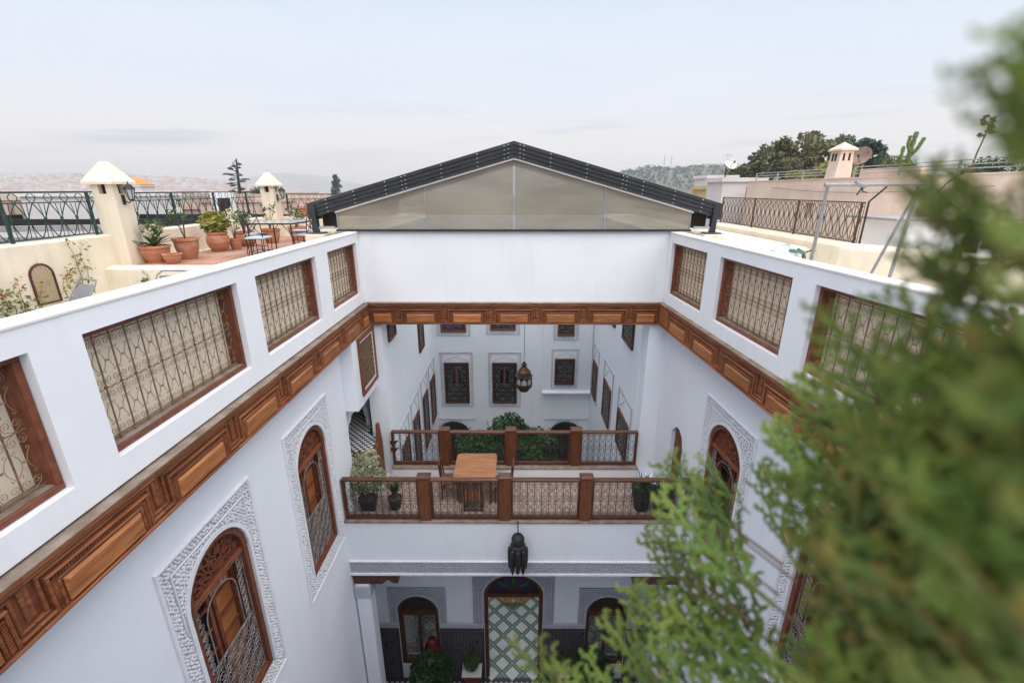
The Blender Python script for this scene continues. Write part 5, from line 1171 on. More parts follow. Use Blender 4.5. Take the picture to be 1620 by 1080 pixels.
def pillar(label, x, y, zt=0.10, s=0.21):
    t = thing('terrace_pillar', label, 'pillar', (x, y, -2.6)); H = zt+2.6
    b = MB(); b.box(-s, s, -s, s, 0, H-0.18); b.build('shaft', 'cream', t)
    b = MB()
    for a in range(4):
        q = MB().box(s*0.35, s-0.003, -s+0.002, -s+0.10, H-0.1796, H-0.0002); MB().merge(q, Matrix.Rotation(a*pi/2, 4, 'Z')).build('vent_pier', 'cream', t)
        q = MB().box(-s, -s*0.35, -s+0.002, -s+0.10, H-0.1795, H); MB().merge(q, Matrix.Rotation(a*pi/2, 4, 'Z')).build('vent_pier', 'cream', t)
    MB().box(-s*0.5, s*0.5, -s*0.5, s*0.5, H-0.18, H).build('vent_core', 'void', t)
    e = s*1.42; b = MB(); n0 = 0
    b.box(-e, e, -e, e, H+0.001, H+0.05); b.v += [(-e, -e, H+0.05), (e, -e, H+0.05), (e, e, H+0.05), (-e, e, H+0.05), (-0.05, -0.05, H+0.42), (0.05, -0.05, H+0.42), (0.05, 0.05, H+0.42), (-0.05, 0.05, H+0.42)]
    b.f += [(8, 9, 13, 12), (9, 10, 14, 13), (10, 11, 15, 14), (11, 8, 12, 15), (12, 13, 14, 15)]; b.build('pyramid_cap', 'cream', t); return t
pillar('large cream pillar with pyramid cap between the two left terrace fences', -8.03, 9.52)
pillar('smaller looking cream pillar with pyramid cap at the far corner of the patio', -7.92, 15.52)
def wall_lamp(label, loc, rz, s=1.0):
    t = thing('wall_lamp', label, 'lamp', loc, rz)
    b = MB(); b.box(-0.04*s, 0.04*s, -0.02, 0, -0.1*s, 0.12*s); b.tube([(0, -0.02, 0), (0, -0.12*s, -0.06*s), (0, -0.2*s, 0.0)], 0.014*s, 5); b.build('bracket', 'iron', t)
    b = MB(); b.lathe([(0.05*s, 0.02*s), (0.095*s, 0.24*s)], 6, 0, -0.2*s); b.build('glass_shade', 'tglass', t)
    b = MB(); b.lathe([(0.12*s, 0.24*s), (0.11*s, 0.27*s), (0.05*s, 0.35*s), (0.015*s, 0.36*s), (0.01*s, 0.42*s)], 6, 0, -0.2*s)
    for k in range(6): a = 2*pi*k/6; b.tube([(0.05*s*cos(a), -0.2*s+0.05*s*sin(a), 0.0), (0.1*s*cos(a), -0.2*s+0.1*s*sin(a), 0.25*s)], 0.008*s, 4)
    b.lathe([(0.03*s, -0.02*s), (0.06*s, 0.02*s)], 6, 0, -0.2*s); b.build('cage', 'iron', t)
wall_lamp('black lantern on a bracket on the large left pillar', (-7.815, 9.5, -0.20), pi/2, 0.85)
wall_lamp('black lantern on a bracket on the far patio pillar', (-7.705, 15.5, -0.26), pi/2, 0.9)
def fence_unit(w, h, r=0.0085):
    b = MB(); hw = w/2
    for s in (-1, 1):
        b.tube([(s*hw*0.95, 0, 0.0), (s*hw*0.5, 0, h*0.14), (s*hw*0.12, 0, h*0.34), (0, 0, h*0.42), (-s*hw*0.45, 0, h*0.60), (-s*hw*0.95, 0, h*0.77)], r, 4)
        b.tube([(s*hw*0.30, 0, 0), (s*hw*0.10, 0, h*0.40), (s*hw*0.32, 0, h*0.77)], r*0.7, 4)
        b.tube([(s*hw*0.9, 0, h*0.80), (s*hw*0.55, 0, h*0.86), (s*hw*0.50, 0, h*0.93), (s*hw*0.85, 0, h*0.99)], r*0.8, 4, cap=False)
    b.box(-0.02, 0.02, -0.014, 0.014, h*0.40, h*0.44); b.box(-hw, hw, -0.008, 0.008, h*0.775, h*0.80); return b
def diamond_unit(w, h, r=0.010):
    b = MB(); hw = w/2
    for s in (-1, 1):
        b.tube([(s*hw*0.12, 0, 0), (s*hw*0.5, 0, h*0.03), (s*hw*0.7, 0, h*0.08), (s*hw*0.3, 0, h*0.15), (s*0.01, 0, h*0.30), (s*hw*0.8, 0, h*0.55), (s*hw*0.1, 0, h*0.82), (s*hw*0.7, 0, h*0.91), (s*hw*0.2, 0, h*0.985)], r, 4)
        b.tube([(s*hw, 0, 0), (s*hw, 0, h)], r*0.7, 4)
    return b
def fence(label, loc, rz, length, h, m, unit, w=0.27, posts=1.6, endbend=False):
    t = thing('iron_fence', label, 'fence', loc, rz, 'iron fences on the roof terraces')
    n = round(length/w); w = length/n; me = unit(w, h-0.08).mesh('scroll_panel', m)
    for k in range(n): inst('scroll_panel', me, t, (w*(k+0.5), 0, 0.05))
    MB().box(0, length, -0.018, 0.018, h-0.03, h).build('top_rail', m, t); MB().box(0, length, -0.012, 0.012, 0.03, 0.05).build('bottom_rail', m, t)
    pm = MB().box(-0.02, 0.02, -0.02, 0.02, -0.02, h-0.031).mesh('post', m)
    k = 0
    while k*posts <= length: inst('post', pm, t, (min(max(k*posts, 0.02), length-0.02), 0.025 if False else 0, 0)); k += 1
    return t
fence('dark green iron fence on the left terrace nearest the camera', (-8.26, 1.2, WT), pi/2, 8.12, 0.82, 'greeniron', fence_unit, 0.30)
fence('dark green iron fence behind the terracotta pots, between two pillars', (-8.26, 9.88, WT), pi/2, 5.28, 0.80, 'greeniron', fence_unit, 0.29)
fence('dark green iron fence at the far end of the patio', (-7.56, 15.8, WT), 0, 3.6, 0.72, 'greeniron', fence_unit, 0.24)
rr = random.Random(5)
G_ = 'terracotta pots along the patio wall'
pot_plant('wide terracotta pot with spiky aloe leaves at the foot of the large pillar', (-7.62, 9.75, TF), 0.27, 0.36, 'aloe', rr, group=G_)
pot_plant('small low terracotta pot in front of the aloe pot', (-7.17, 9.60, TF), 0.17, 0.21, 'none', rr, group=G_)
pot_plant('tall terracotta pot with a few bare rose stems, second large pot along the wall', (-7.28, 10.25, TF), 0.24, 0.47, 'stems', rr, group=G_)
pot_plant('round bellied terracotta pot with feathery yellow green foliage and white flowers', (-7.42, 11.6, TF), 0.25, 0.48, 'fern', rr, group=G_, bulge=True)
pot_plant('small terracotta pot right of the feathery plant', (-7.2, 11.95, TF), 0.15, 0.29, 'stems', rr, group=G_)
pot_plant('squat terracotta pot with pale blossoms behind the first patio chair', (-7.35, 12.7, TF), 0.26, 0.40, 'flowers', rr, group=G_, bulge=True)
pot_plant('broad terracotta pot standing beyond the patio table', (-7.0, 13.4, TF), 0.24, 0.42, 'stems', rr, group=G_)
pot_plant('dark red pot under the patio table seen between its legs', (-6.6, 14.2, TF), 0.25, 0.42, 'flowers', rr, group=G_)
pot_plant('small bright terracotta pot standing on top of the far patio wall', (-7.05, 15.72, WT), 0.19, 0.30, 'none', rr, group=G_)
# bistro table and chairs
t = thing('patio_table', 'iron patio table with a pale glass top on the left roof terrace', 'table', (-5.62, 11.3, TF))
MB().box(-0.53, 0.53, -0.62, 0.62, 0.735, 0.75).build('glass_top', 'tglass', t)
b = MB(); b.box(-0.55, 0.55, -0.64, -0.62, 0.72, 0.752); b.box(-0.55, 0.55, 0.62, 0.64, 0.72, 0.752); b.box(-0.55, -0.53, -0.62, 0.62, 0.72, 0.752); b.box(0.53, 0.55, -0.62, 0.62, 0.72, 0.752); b.build('rim', 'iron', t)
for x in (-0.5, 0.5):
    for y in (-0.58, 0.58): b = MB(); b.tube([(x, y, 0), (x, y, 0.72)], 0.016, 5); b.tube([(x, y, 0.5), (x*0.6, y, 0.72)], 0.009, 4); b.build('leg', 'iron', t)
def iron_chair(label, loc, rz):
    t = thing('patio_chair', label, 'chair', loc, rz, 'iron patio chairs with pale blue cushions')
    MB().bbox(-0.21, 0.21, -0.20, 0.20, 0.44, 0.48, 0.015).build('cushion', 'seatblue', t)
    b = MB(); b.tube([(0.21*cos(q*pi/6), 0.21*sin(q*pi/6), 0.432) for q in range(13)], 0.010, 4); b.build('seat_ring', 'iron', t)
    for x in (-0.19, 0.19):
        b = MB(); b.tube([(x, -0.18, 0), (x*0.9, -0.16, 0.2), (x, -0.18, 0.43)], 0.010, 4); b.build('leg', 'iron', t)
        b = MB(); b.tube([(x, 0.20, 0), (x*0.9, 0.17, 0.2), (x, 0.18, 0.43), (x, 0.22, 0.75), (x*0.8, 0.24, 0.92)], 0.010, 4); b.build('leg', 'iron', t)
    b = MB(); b.tube([(-0.15, 0.24, 0.92), (-0.08, 0.245, 0.97), (0, 0.245, 0.99), (0.08, 0.245, 0.97), (0.15, 0.24, 0.92)], 0.010, 4); b.tube([(-0.15, 0.24, 0.9), (0.19, 0.19, 0.5)], 0.008, 4); b.tube([(0.15, 0.24, 0.9), (-0.19, 0.19, 0.5)], 0.008, 4); b.tube([(0.07*cos(q*pi/5), 0.22, 0.7+0.07*sin(q*pi/5)) for q in range(11)], 0.008, 4); b.build('scroll_back', 'iron', t)
    b = MB(); b.tube([(-0.18, -0.17, 0.15), (0, 0, 0.2), (0.18, 0.17, 0.15)], 0.008, 4); b.tube([(0.18, -0.17, 0.15), (0, 0, 0.2), (-0.18, 0.17, 0.15)], 0.008, 4); b.build('brace', 'iron', t)
    return t
c0 = iron_chair('iron patio chair with pale blue cushion nearest the camera, before the table', (-5.75, 10.45, TF), pi)
copy_tree(c0, (-5.02, 11.15, TF), -pi/2-0.2, 'iron patio chair with pale blue cushion on the right side of the patio table')
copy_tree(c0, (-6.25, 11.25, TF), pi/2+0.15, 'iron patio chair with pale blue cushion on the left side of the patio table')
copy_tree(c0, (-5.6, 12.25, TF), 0.1, 'iron patio chair behind the patio table, its back toward the far wall')
# white cabinet behind the fence and leaning board
t = thing('vent_stack', 'small white masonry stack with a dark square opening beyond the patio fence', 'chimney', (-8.75, 14.3, -2.6), 0.6)
MB().bbox(-0.3, 0.3, -0.3, 0.3, 0, 2.55, 0.02).build('shaft', 'white', t); MB().box(-0.16, 0.16, -0.306, -0.301, 1.85, 2.35).build('opening', 'void', t)
# lower terrace: lattice ornament, loungers, climbers
t = thing('lattice_ornament', 'arched wicker lattice ornament hanging on the cream terrace wall', 'wall ornament', (-8.099, 7.72, -1.88), RZL)
b = MB(); arch_ring(b, 0.21, 0.48, 0.21, 0, 0.022, -0.03, 0.0, 12); b.box(-0.188, 0.188, -0.03, 0, 0, 0.022); b.build('frame', 'darkwood', t)
b = MB()
for j in range(17):
    z = 0.03+j*0.04; hwid = 0.185 if z < 0.48 else 0.185*sqrt(max(0, 1-((z-0.48)/0.2)**2))
    if hwid < 0.03: continue
    b.box(-hwid, hwid, -0.016, -0.010, z, z+0.012)
    x = -hwid+(0.02 if j % 2 else 0.05)
    while x < hwid-0.01: b.box(x, x+0.01, -0.015, -0.009, z+0.012, z+0.04); x += 0.06
b.build('wicker', 'wicker', t, kind='stuff'); b = MB(); b.box(-0.185, 0.185, -0.006, -0.001, 0.02, 0.48); b.prism([(0.18*cos(pi*i/10), 0.48+0.18*sin(pi*i/10)) for i in range(11)], -0.006, -0.001); b.build('back_board', 'town_b', t)
def lounger(label, loc, rz):
    t = thing('sun_lounger', label, 'sun lounger', loc, rz)
    b = MB(); b.prism([(-0.26, 0.32), (0.26, 0.32), (0.26, 0.34), (-0.26, 0.34)], -1.2, 0.0); b.quad((-0.26, 0.0, 0.34), (0.26, 0.0, 0.34), (0.26, 0.42, 0.92), (-0.26, 0.42, 0.92)); b.build('sling', 'mesh', t)
    b = MB(); b.tube([(-0.29, -1.2, 0.33), (-0.29, 0, 0.33), (-0.29, 0.40, 0.93), (-0.22, 0.46, 1.0), (0.22, 0.46, 1.0), (0.29, 0.40, 0.93), (0.29, 0, 0.33), (0.29, -1.2, 0.33), (-0.29, -1.2, 0.33)], 0.016, 6); b.build('frame', 'steel', t)
    for x in (-0.27, 0.27):
        for y in (-1.05, -0.05): b = MB(); b.tube([(x, y, 0.33), (x, y+0.05, 0)], 0.014, 5); b.build('leg', 'steel', t)
    b = MB(); b.tube([(-0.3, -0.25, 0.55), (-0.3, 0.2, 0.60), (-0.3, 0.28, 0.72)], 0.013, 5); b.tube([(0.3, -0.25, 0.55), (0.3, 0.2, 0.60), (0.3, 0.28, 0.72)], 0.013, 5); b.build('armrest', 'steel', t); return t
lounger('grey sling lounger with raised back below the cream wall, beside the lattice ornament', (-7.35, 7.15, -2.435), -0.45)
lounger('grey framed lounger with raised back beside the foot of the large pillar', (-6.35, 8.0, -2.435), 0.0)
def climber(label, loc, H, n, spread, rr, red=False):
    t = thing('climbing_plant', label, 'climbing plant', loc); b = MB(); lf = MB(); fl_ = MB()
    for k in range(n):
        y = rr.uniform(-spread*0.2, spread*0.2); p = [(0, y, 0)]; z = 0; x = 0
        hh_ = H*rr.uniform(0.55, 1.0)
        for s_ in range(7): z += hh_/7; y += rr.uniform(-0.12, 0.12)*spread; x += rr.uniform(-0.02, 0.03); p.append((x, y, z))
        b.tube(p, 0.008, 4, 0.003)
        for q in p[2:]: leaves(lf, (q[0]+0.04, q[1], q[2]), (0.07, 0.12, 0.10), 6, 0.045, rr)
        if red: leaves(fl_, p[-1], (0.08, 0.1, 0.08), 4, 0.03, rr)
    b.build('stem', 'stem', t); lf.build('foliage', 'leaf' if not red else 'yellowleaf', t)
    if fl_.v: fl_.build('blossom', 'redflower', t)
climber('thin climbing plant with yellowish leaves right of the lattice ornament', (-8.05, 8.25, -2.435), 1.6, 5, 0.8, rr, True)
climber('straggly climbing plant low at the left edge of the photo', (-8.05, 7.0, -2.435), 1.15, 7, 0.9, rr, True)
climber('sparse yellowish climber at the foot of the large pillar', (-7.45, 8.85, -2.435), 0.85, 6, 0.5, rr, False)

# ================================================================== ROOF TERRACES, RIGHT
struct(MB().box(4.02, 13.99, -2.0, 19.0, -2.6, -2.45).build('right_terrace_floor', 'coping'))
roofwall('cream low wall carrying the brown diamond pattern fence on the right terrace', 7.9, 8.25, 10.8, 18.5, -2.449, -1.22, round_=0.10)
t = thing('terrace_wall', 'cream low wall with a rounded top running behind the steel frame', 'wall', (7.55, 10.6, -2.449), -0.98)
b = MB(); b.prism([(-0.2, 0), (0.2, 0)]+[(0.2*cos(pi*i/8), 1.16+0.14*sin(pi*i/8)) for i in range(9)], 0, 4.6, 'x'); b.build('wall_body', 'cream', t)
roofwall('cream block of the flat roof at the foot of the diamond fence near the skylight', 4.6, 7.85, 12.2, 18.5, -2.449, -1.45, round_=0.08)
fence('brown iron fence of diamonds and rings before the pink wall', (8.07, 18.4, -1.22), -pi/2, 7.45, 0.95, 'brownfence', diamond_unit, 0.27, 2.45)
t = thing('fence_stay', 'dark bent iron stay at the near end of the diamond fence', 'stay', (8.07, 10.85, -1.22))
b = MB(); b.tube([(0, 0, 0), (0, 0, 0.96), (0.28, -0.1, 1.32)], 0.022, 6); b.build('bent_bar', 'iron', t)
t = thing('steel_frame', 'rusty grey steel frame of two uprights and a crossbar on the right terrace', 'frame', (5.95, 8.0, -2.449))
b = MB(); b.tube([(-0.80, 0, 0), (-0.74, 0, 2.50)], 0.028, 6); b.build('upright', 'steel', t)
b = MB(); b.tube([(0.66, 0.05, 0), (0.76, 0, 2.50)], 0.028, 6); b.build('upright', 'steel', t)
b = MB(); b.tube([(0.52, 0.6, 0), (0.84, 0.1, 2.45)], 0.024, 6); b.build('brace', 'steel', t)
b = MB(); b.tube([(-0.80, 0, 2.52), (0.85, 0, 2.53)], 0.030, 6); b.tube([(-0.3, 0, 2.55), (-0.12, 0, 2.50)], 0.04, 6); b.build('crossbar', 'steel', t)
b = MB(); b.tube([(-0.16, 0, 2.5), (-0.14, 0.02, 2.42), (-0.05, 0.02, 2.4)], 0.012, 4); b.tube([(-0.16, 0, 2.5), (-0.22, 0.02, 2.36)], 0.012, 4); b.build('wire_tie', 'iron', t)
t = thing('plastic_bundle', 'crumpled clear plastic bundle tied with green cord on the right parapet terrace', 'bundle', (5.25, 8.95, -1.28))
b = MB(); rr = random.Random(12); nn = 14
prof = [(0.05, -0.28), (0.24, -0.22), (0.28, 0.0), (0.24, 0.16), (0.12, 0.25), (0.02, 0.27)]
b.lathe(prof, nn); b.v = [(v[0]*(1+rr.uniform(-.22, .22)), v[1]*(1+rr.uniform(-.22, .22)), v[2]+rr.uniform(-.04, .04)) for v in b.v]; b.build('plastic_wrap', 'plasticbag', t)
b = MB(); b.tube([(0.12, -0.2, 0.22), (0.24, -0.22, 0.16), (0.30, -0.2, 0.02), (0.26, -0.2, -0.22)], 0.02, 6); b.tube([(-0.05, -0.24, 0.2), (0.1, -0.27, 0.18), (0.24, -0.22, 0.14)], 0.028, 5); b.build('cord', 'green', t)
b = MB(); b.tube([(0.28, -0.2, -0.2), (0.3, -0.1, 0.12), (0.5, 0.0, 0.16), (0.62, 0.05, 0.14)], 0.016, 5); b.build('hose', 'iron', t)
MB().box(-0.3, 0.3, -0.3, 0.3, -1.17, -0.285).build('support_block', 'cream', t)
# white shed
t = thing('shed', 'low white shed with a flat grey roof behind the steel frame', 'shed', (10.95, 12.4, -2.449))
MB().box(-0.95, 1.4, -0.5, 1.0, 0, 1.70).build('wall_body', 'white', t); MB().box(-1.45, 1.7, -0.7, 1.2, 1.701, 1.76).build('roof_sheet', 'roofgrey', t)
MB().box(0.5, 0.95, -0.512, -0.501, 0.8, 1.35).build('window', 'void', t)
# pink building
t = thing('pink_building', 'long pink rendered building with a flat roof terrace on the right', 'building', (14, 13, -2.5))
m = holed(-15.9, 5.0, 0, 2.93, 0, 0.3, [(-9.9, -9.3, 1.2, 1.9)]); mm2 = MB().merge(m, Matrix.Translation((0, 0, 0)) @ Matrix.Rotation(-pi/2, 4, 'Z')); mm2.build('front_wall', 'pink', t)
MB().box(0.301, 12, -5.0, 15.9, 0, 2.80).build('roof', 'pinkpale', t)
b = MB(); b.box(-0.03, 0.34, -5.0, 15.9, 2.931, 2.98); b.build('parapet_coping', 'pinkpale', t)
b = MB(); rr = random.Random(77)
for k in range(60):
    y = -2.3+rr.uniform(0, 7.0); b.box(-rr.uniform(0.02, 0.10), -0.001, y, y+rr.uniform(0.1, 0.5), 1.05+rr.uniform(0, 0.10), 1.15+rr.uniform(0.02, 0.22))
b.build('rubble_ledge', 'town_b', t, kind='stuff')
MB().box(-0.25, -0.001, -2.6, 5.4, 0, 1.10).build('plinth', 'cream', t)
MB().box(0.36, 0.60, 4.2, 7.2, 2.98, 3.30).build('inner_parapet', 'pink', t)
t = thing('chimney', 'tapering pale pink chimney with a pyramid cap and slots on the pink building', 'chimney', (14.5, 21.75, 0.48))
b = MB(); b.prism([(-0.36, 0), (0.36, 0), (0.27, 1.13), (-0.27, 1.13)], -0.34, 0.34); b.build('shaft', 'pinkpale', t)
for x in (-0.13, 0.11): MB().box(x-0.045, x+0.045, -0.346, -0.341, 0.72, 1.02).build('vent_slot', 'void', t)
for y in (-0.08, 0.12): MB().box(-0.325, -0.30, y-0.045, y+0.045, 0.72, 1.02).build('vent_slot', 'void', t)
b = MB(); b.box(-0.38, 0.38, -0.44, 0.44, 1.131, 1.20); n0 = len(b.v); b.v += [(-0.38, -0.44, 1.2), (0.38, -0.44, 1.2), (0.38, 0.44, 1.2), (-0.38, 0.44, 1.2), (0, 0, 1.50)]; b.f += [(n0, n0+1, n0+4), (n0+1, n0+2, n0+4), (n0+2, n0+3, n0+4), (n0+3, n0, n0+4)]; b.build('pyramid_cap', 'pinkpale', t)
def tube_rail(label, x, y0, y1, z):
    t = thing('roof_railing', label, 'railing', (x, y0, z)); L_ = y1-y0
    for zz in (0.15, 0.27, 0.40): b = MB(); b.tube([(0, 0, zz), (0, L_, zz)], 0.018, 5); b.build('rail', 'galv', t)
    n = max(2, round(L_/2.2)); pm = MB().box(-0.03, 0.03, -0.03, 0.03, 0, 0.42).mesh('post', 'galv')
    for k in range(n+1): inst('post', pm, t, (0, L_*k/n, 0))
tube_rail('low galvanised tube railing on the pink building left of the chimney', 14.2, 21.6, 28.4, 0.48)
tube_rail('low galvanised tube railing on the pink building right of the chimney', 14.2, 8.5, 20.3, 0.48)
t = thing('wall_cable', 'dark cable curving down the face of the pink wall behind the cypress', 'cable', (13.95, 15.2, 0.45))
b = MB(); b.tube([(0.1, -0.2, 0.05), (-0.03, 0.0, 0.0), (-0.03, 0.35, -0.25), (-0.03, 0.65, -0.65), (-0.03, 0.75, -1.05)], 0.02, 5); b.build('cable', 'iron', t)
t = thing('wall_wire', 'thin sagging wire strung along the face of the pink wall', 'wire', (13.93, 14.0, 0.0))
b = MB(); b.tube([(0, 12.0*i/16, 0.10-0.22*sin(pi*i/16)) for i in range(17)], 0.010, 4); b.build('wire', 'iron', t)
# cactus, stalk, dishes
t = thing('cactus', 'tall branching cactus rising above the railing of the pink building', 'cactus', (15.0, 18.7, 0.3))
def carm(pts, r):
    b = MB(); P = [Vector(p) for p in pts]
    for i in range(len(P)-1):
        for q in range(3):
            a, c = P[i].lerp(P[i+1], q/3), P[i].lerp(P[i+1], (q+1)/3); m = (a+c)/2; b.tube([a, m, c], r*0.75, 7, r*0.75); b.tube([a.lerp(m, 0.3), m, m.lerp(c, 0.7)], r, 7)
    return b
carm([(0, 0, 0), (0, 0, 1.0), (0.08, 0, 1.75)], 0.085).build('stem', 'cactus', t); carm([(0.03, 0, 0.9), (0.25, 0, 1.15), (0.42, 0, 1.55)], 0.07).build('arm', 'cactus', t); carm([(-0.05, 0, 0.2), (-0.30, 0, 0.5), (-0.27, 0, 1.25)], 0.065).build('arm', 'cactus', t); carm([(-0.02, 0, 1.1), (-0.14, 0, 1.3), (-0.12, 0, 1.62)], 0.06).build('arm', 'cactus', t)
t = thing('agave_flower_stalk', 'thin agave flower stalk with dark seed heads against the sky', 'plant', (24.3, 26.0, 0.3))
b = MB(); b.tube([(0, 0, 0), (0.1, 0, 1.5), (0.35, 0, 2.9)], 0.05, 6, 0.025); b.build('stalk', 'stem', t)
b = MB(); rr = random.Random(14)
for k in range(12): leaves(b, (0.32+rr.uniform(-.25, .25), rr.uniform(-.2, .2), 2.35+k*0.085), (0.13, 0.12, 0.08), 26, 0.08, rr)
b.build('seed_head', 'stem', t)
def dish(label, loc, rz, r, m, el=0.5, mast=0.6):
    t = thing('satellite_dish', label, 'satellite dish', loc, rz)
    n, k = 20, 6; b = MB()
    for side in (0, 1):
        for j in range(k+1):
            for i in range(n): a = 2*pi*i/n; q = r*j/k; b.v.append((q*cos(a), -0.30*q*q/r+side*0.012, q*sin(a)))
        o_ = side*(k+1)*n
        for j in range(k):
            for i in range(n): p, q = o_+j*n+i, o_+j*n+(i+1) % n; b.f.append((p, q, q+n, p+n))
    o = b.build('reflector', m, t, smooth=True, rot=(-el, 0, 0), loc=(0, 0, mast))
    b = MB(); b.tube([(0, 0.12, 0), (0, 0.12, mast), (0, 0.02, mast)], 0.035, 6); b.build('mast', 'iron', t)
    b = MB(); b.tube([(0, -0.05, mast-r*0.75), (0, -r*0.95, mast+0.0)], 0.015, 5); b.tube([(-r*0.7, -0.1, mast+r*0.4), (0, -r*0.95, mast+0.0)], 0.008, 4); b.tube([(r*0.7, -0.1, mast+r*0.4), (0, -r*0.95, mast+0.0)], 0.008, 4); b.lathe([(0.05, mast-0.05), (0.05, mast+0.07)], 8, 0, -r*0.95); b.build('feed_arm', 'iron', t)
dish('pale grey satellite dish on the small white house', (13.15, 30.0, 0.62), 0.35, 0.52, 'dish', 0.5, 0.95)
dish('rusty brown satellite dish right of the chimney on the pink building', (15.9, 22.5, 0.48), -0.9, 0.42, 'dishrust', 0.4, 0.95)
# small houses beyond the skylight
def house(name, label, x, y, z1, sx_, sy_, m, wins, group=None, z0=-16.0, par=0.25, cat='house', rz=0.0):
    t = thing(name, label, cat, (x, y, z0), rz, group); H = z1-z0
    MB().box(-sx_/2, sx_/2, -sy_/2, sy_/2, 0, H).build('wall', m, t)
    b = MB(); e = 0.12
    for a in ((-sx_/2-e, sx_/2+e, -sy_/2-e, -sy_/2+0.1), (-sx_/2-e, sx_/2+e, sy_/2-0.1, sy_/2+e), (-sx_/2-e, -sx_/2+0.1, -sy_/2+0.101, sy_/2-0.101), (sx_/2-0.1, sx_/2+e, -sy_/2+0.101, sy_/2-0.101)): b.box(*a, H+0.001, H+par)
    b.build('roof_parapet', m, t)
    for (wx, wz, ww, wh) in wins: MB().box(wx-ww/2, wx+ww/2, -sy_/2-0.02, -sy_/2-0.001, H-wz-wh/2, H-wz+wh/2).build('window', 'void', t)
    return t
house('small_house', 'small white house carrying the pale satellite dish', 14.2, 31.0, 0.45, 2.6, 2.4, 'town_w', [(0.45, 0.7, 0.5, 0.8)])
house('small_house', 'small ochre house beside the white house, beyond the skylight', 15.5, 37.0, 0.0, 2.4, 3.0, 'limeyellow', [(-0.7, 0.9, 0.5, 0.5), (0.6, 0.9, 0.5, 0.5)])
house('small_house', 'pale block of a house behind the ochre house', 18.3, 44.0, 0.95, 2.6, 3.0, 'town_w', [(-1.0, 1.0, 0.6, 0.7), (0.5, 1.0, 0.6, 0.7)])
# yellow shrubs on the pink roof
for x, y, z, R_, n, m, lb in ((15.6, 23.5, 0.7, (1.0, 1.0, 0.6), 1200, 'yellowleaf', 'yellow green shrub spilling over the railing left of the chimney'), (16.0, 27.0, 0.6, (0.8, 0.9, 0.4), 700, 'yellowleaf', 'smaller yellowish shrub behind the railing near the small white house'),
        (15.2, 18.9, 0.55, (0.35, 0.5, 0.35), 380, 'yellowleaf', 'light green shrub on the pink roof between chimney and cactus'), (26, 33.0, 0.9, (1.3, 1.2, 1.25), 1500, 'pine', 'dark spiky bush on the roof left of the cactus'), (27.5, 28.0, 0.8, (1.4, 1.2, 0.9), 1400, 'leafd', 'dark green bush beside the agave stalk'), (33, 30.0, 0.9, (1.5, 1.2, 1.0), 1400, 'leafd', 'dark green bush at the right edge behind the cypress')):
    t = thing('shrub', lb, 'shrub', (x, y, z-0.3)); b = MB(); rr = random.Random(int(x*7))
    for k in range(6): a = rr.uniform(0, 6.28); leaves(b, (cos(a)*R_[0]*0.45, sin(a)*R_[1]*0.45, 0.3+rr.uniform(0, 0.5)*R_[2]), (R_[0]*0.6, R_[1]*0.6, R_[2]*0.7), n//6, 0.11, rr)
    b.build('foliage', m, t); q = MB(); q.tube([(0, 0, -0.2), (0, 0, 0.3)], 0.05, 5); q.build('stem', 'stem', t)
# big trees
def big_tree(name, label, x, y, zb, crown, m, leafs, n, seed, trunk_h):
    t = thing(name, label, 'tree', (x, y, zb)); rr = random.Random(seed)
    b = MB(); b.tube([(0, 0, 0), (0.2, 0, trunk_h*0.5), (0, 0, trunk_h)], 0.45, 8, 0.28)
    for (cx, cy, cz, rx, ry, rz_) in crown: b.tube([(0, 0, trunk_h*0.8), (cx*0.5, cy*0.5, (trunk_h+cz)/2), (cx*0.95, cy*0.95, cz)], 0.16, 5, 0.05)
    b.build('trunk', 'stem', t)
    b = MB()
    for (cx, cy, cz, rx, ry, rz_) in crown:
        for k in range(14):
            d = Vector((rr.gauss(0, 1), rr.gauss(0, 1), rr.gauss(0.25, 1))).normalized(); q = rr.uniform(0.45, 0.98)
            leaves(b, (cx+d.x*rx*q, cy+d.y*ry*q, cz+d.z*rz_*q), (rx*0.34, ry*0.34, rz_*0.30), n//14, leafs, rr, 0.3, up=0.5)
    b.build('crown', m, t); return t
Zb = -10
big_tree('pine_tree', 'broad dark pine grove crown rising behind the pink building', 25.8, 45.5, Zb, [(-4.6, 0, 10.6, 1.6, 1.6, 1.7), (-2.6, 0, 11.9, 2.0, 2, 1.9), (-0.4, 0, 12.8, 2.2, 2, 2.1), (1.9, 0, 13.3, 2.3, 2, 2.3), (4.0, 0.5, 12.9, 2.0, 2, 2.2), (-3.6, -0.5, 10.2, 2.0, 1.6, 1.3), (0.2, -1, 10.8, 2.6, 1.6, 1.8), (3.4, -1, 10.9, 2.5, 1.6, 1.9), (5.4, 0, 11.2, 1.6, 1.6, 1.8)], 'pine', 0.26, 1150, 3, 8.5)
big_tree('evergreen_tree', 'blue green evergreen right of the pine grove, behind the chimney', 33.4, 47.5, Zb, [(-0.8, 0, 13.2, 2.0, 1.6, 1.7), (1.1, 0, 12.9, 1.9, 1.6, 1.5), (1.9, 0, 11.4, 1.2, 1.4, 0.8), (-0.5, 0, 11.6, 2.0, 1.5, 1.4)], 'pine2', 0.24, 1200, 8, 9)
t = thing('dead_conifer', 'ragged dark conifer with broken branches on the skyline beyond the patio', 'tree', (-34.5, 60.0, -14)); b = MB(); lf = MB(); rr = random.Random(19)
b.tube([(0, 0, 0), (-0.1, 0, 10), (0.1, 0, 14.5), (0.35, 0, 17.6)], 0.4, 7, 0.08)
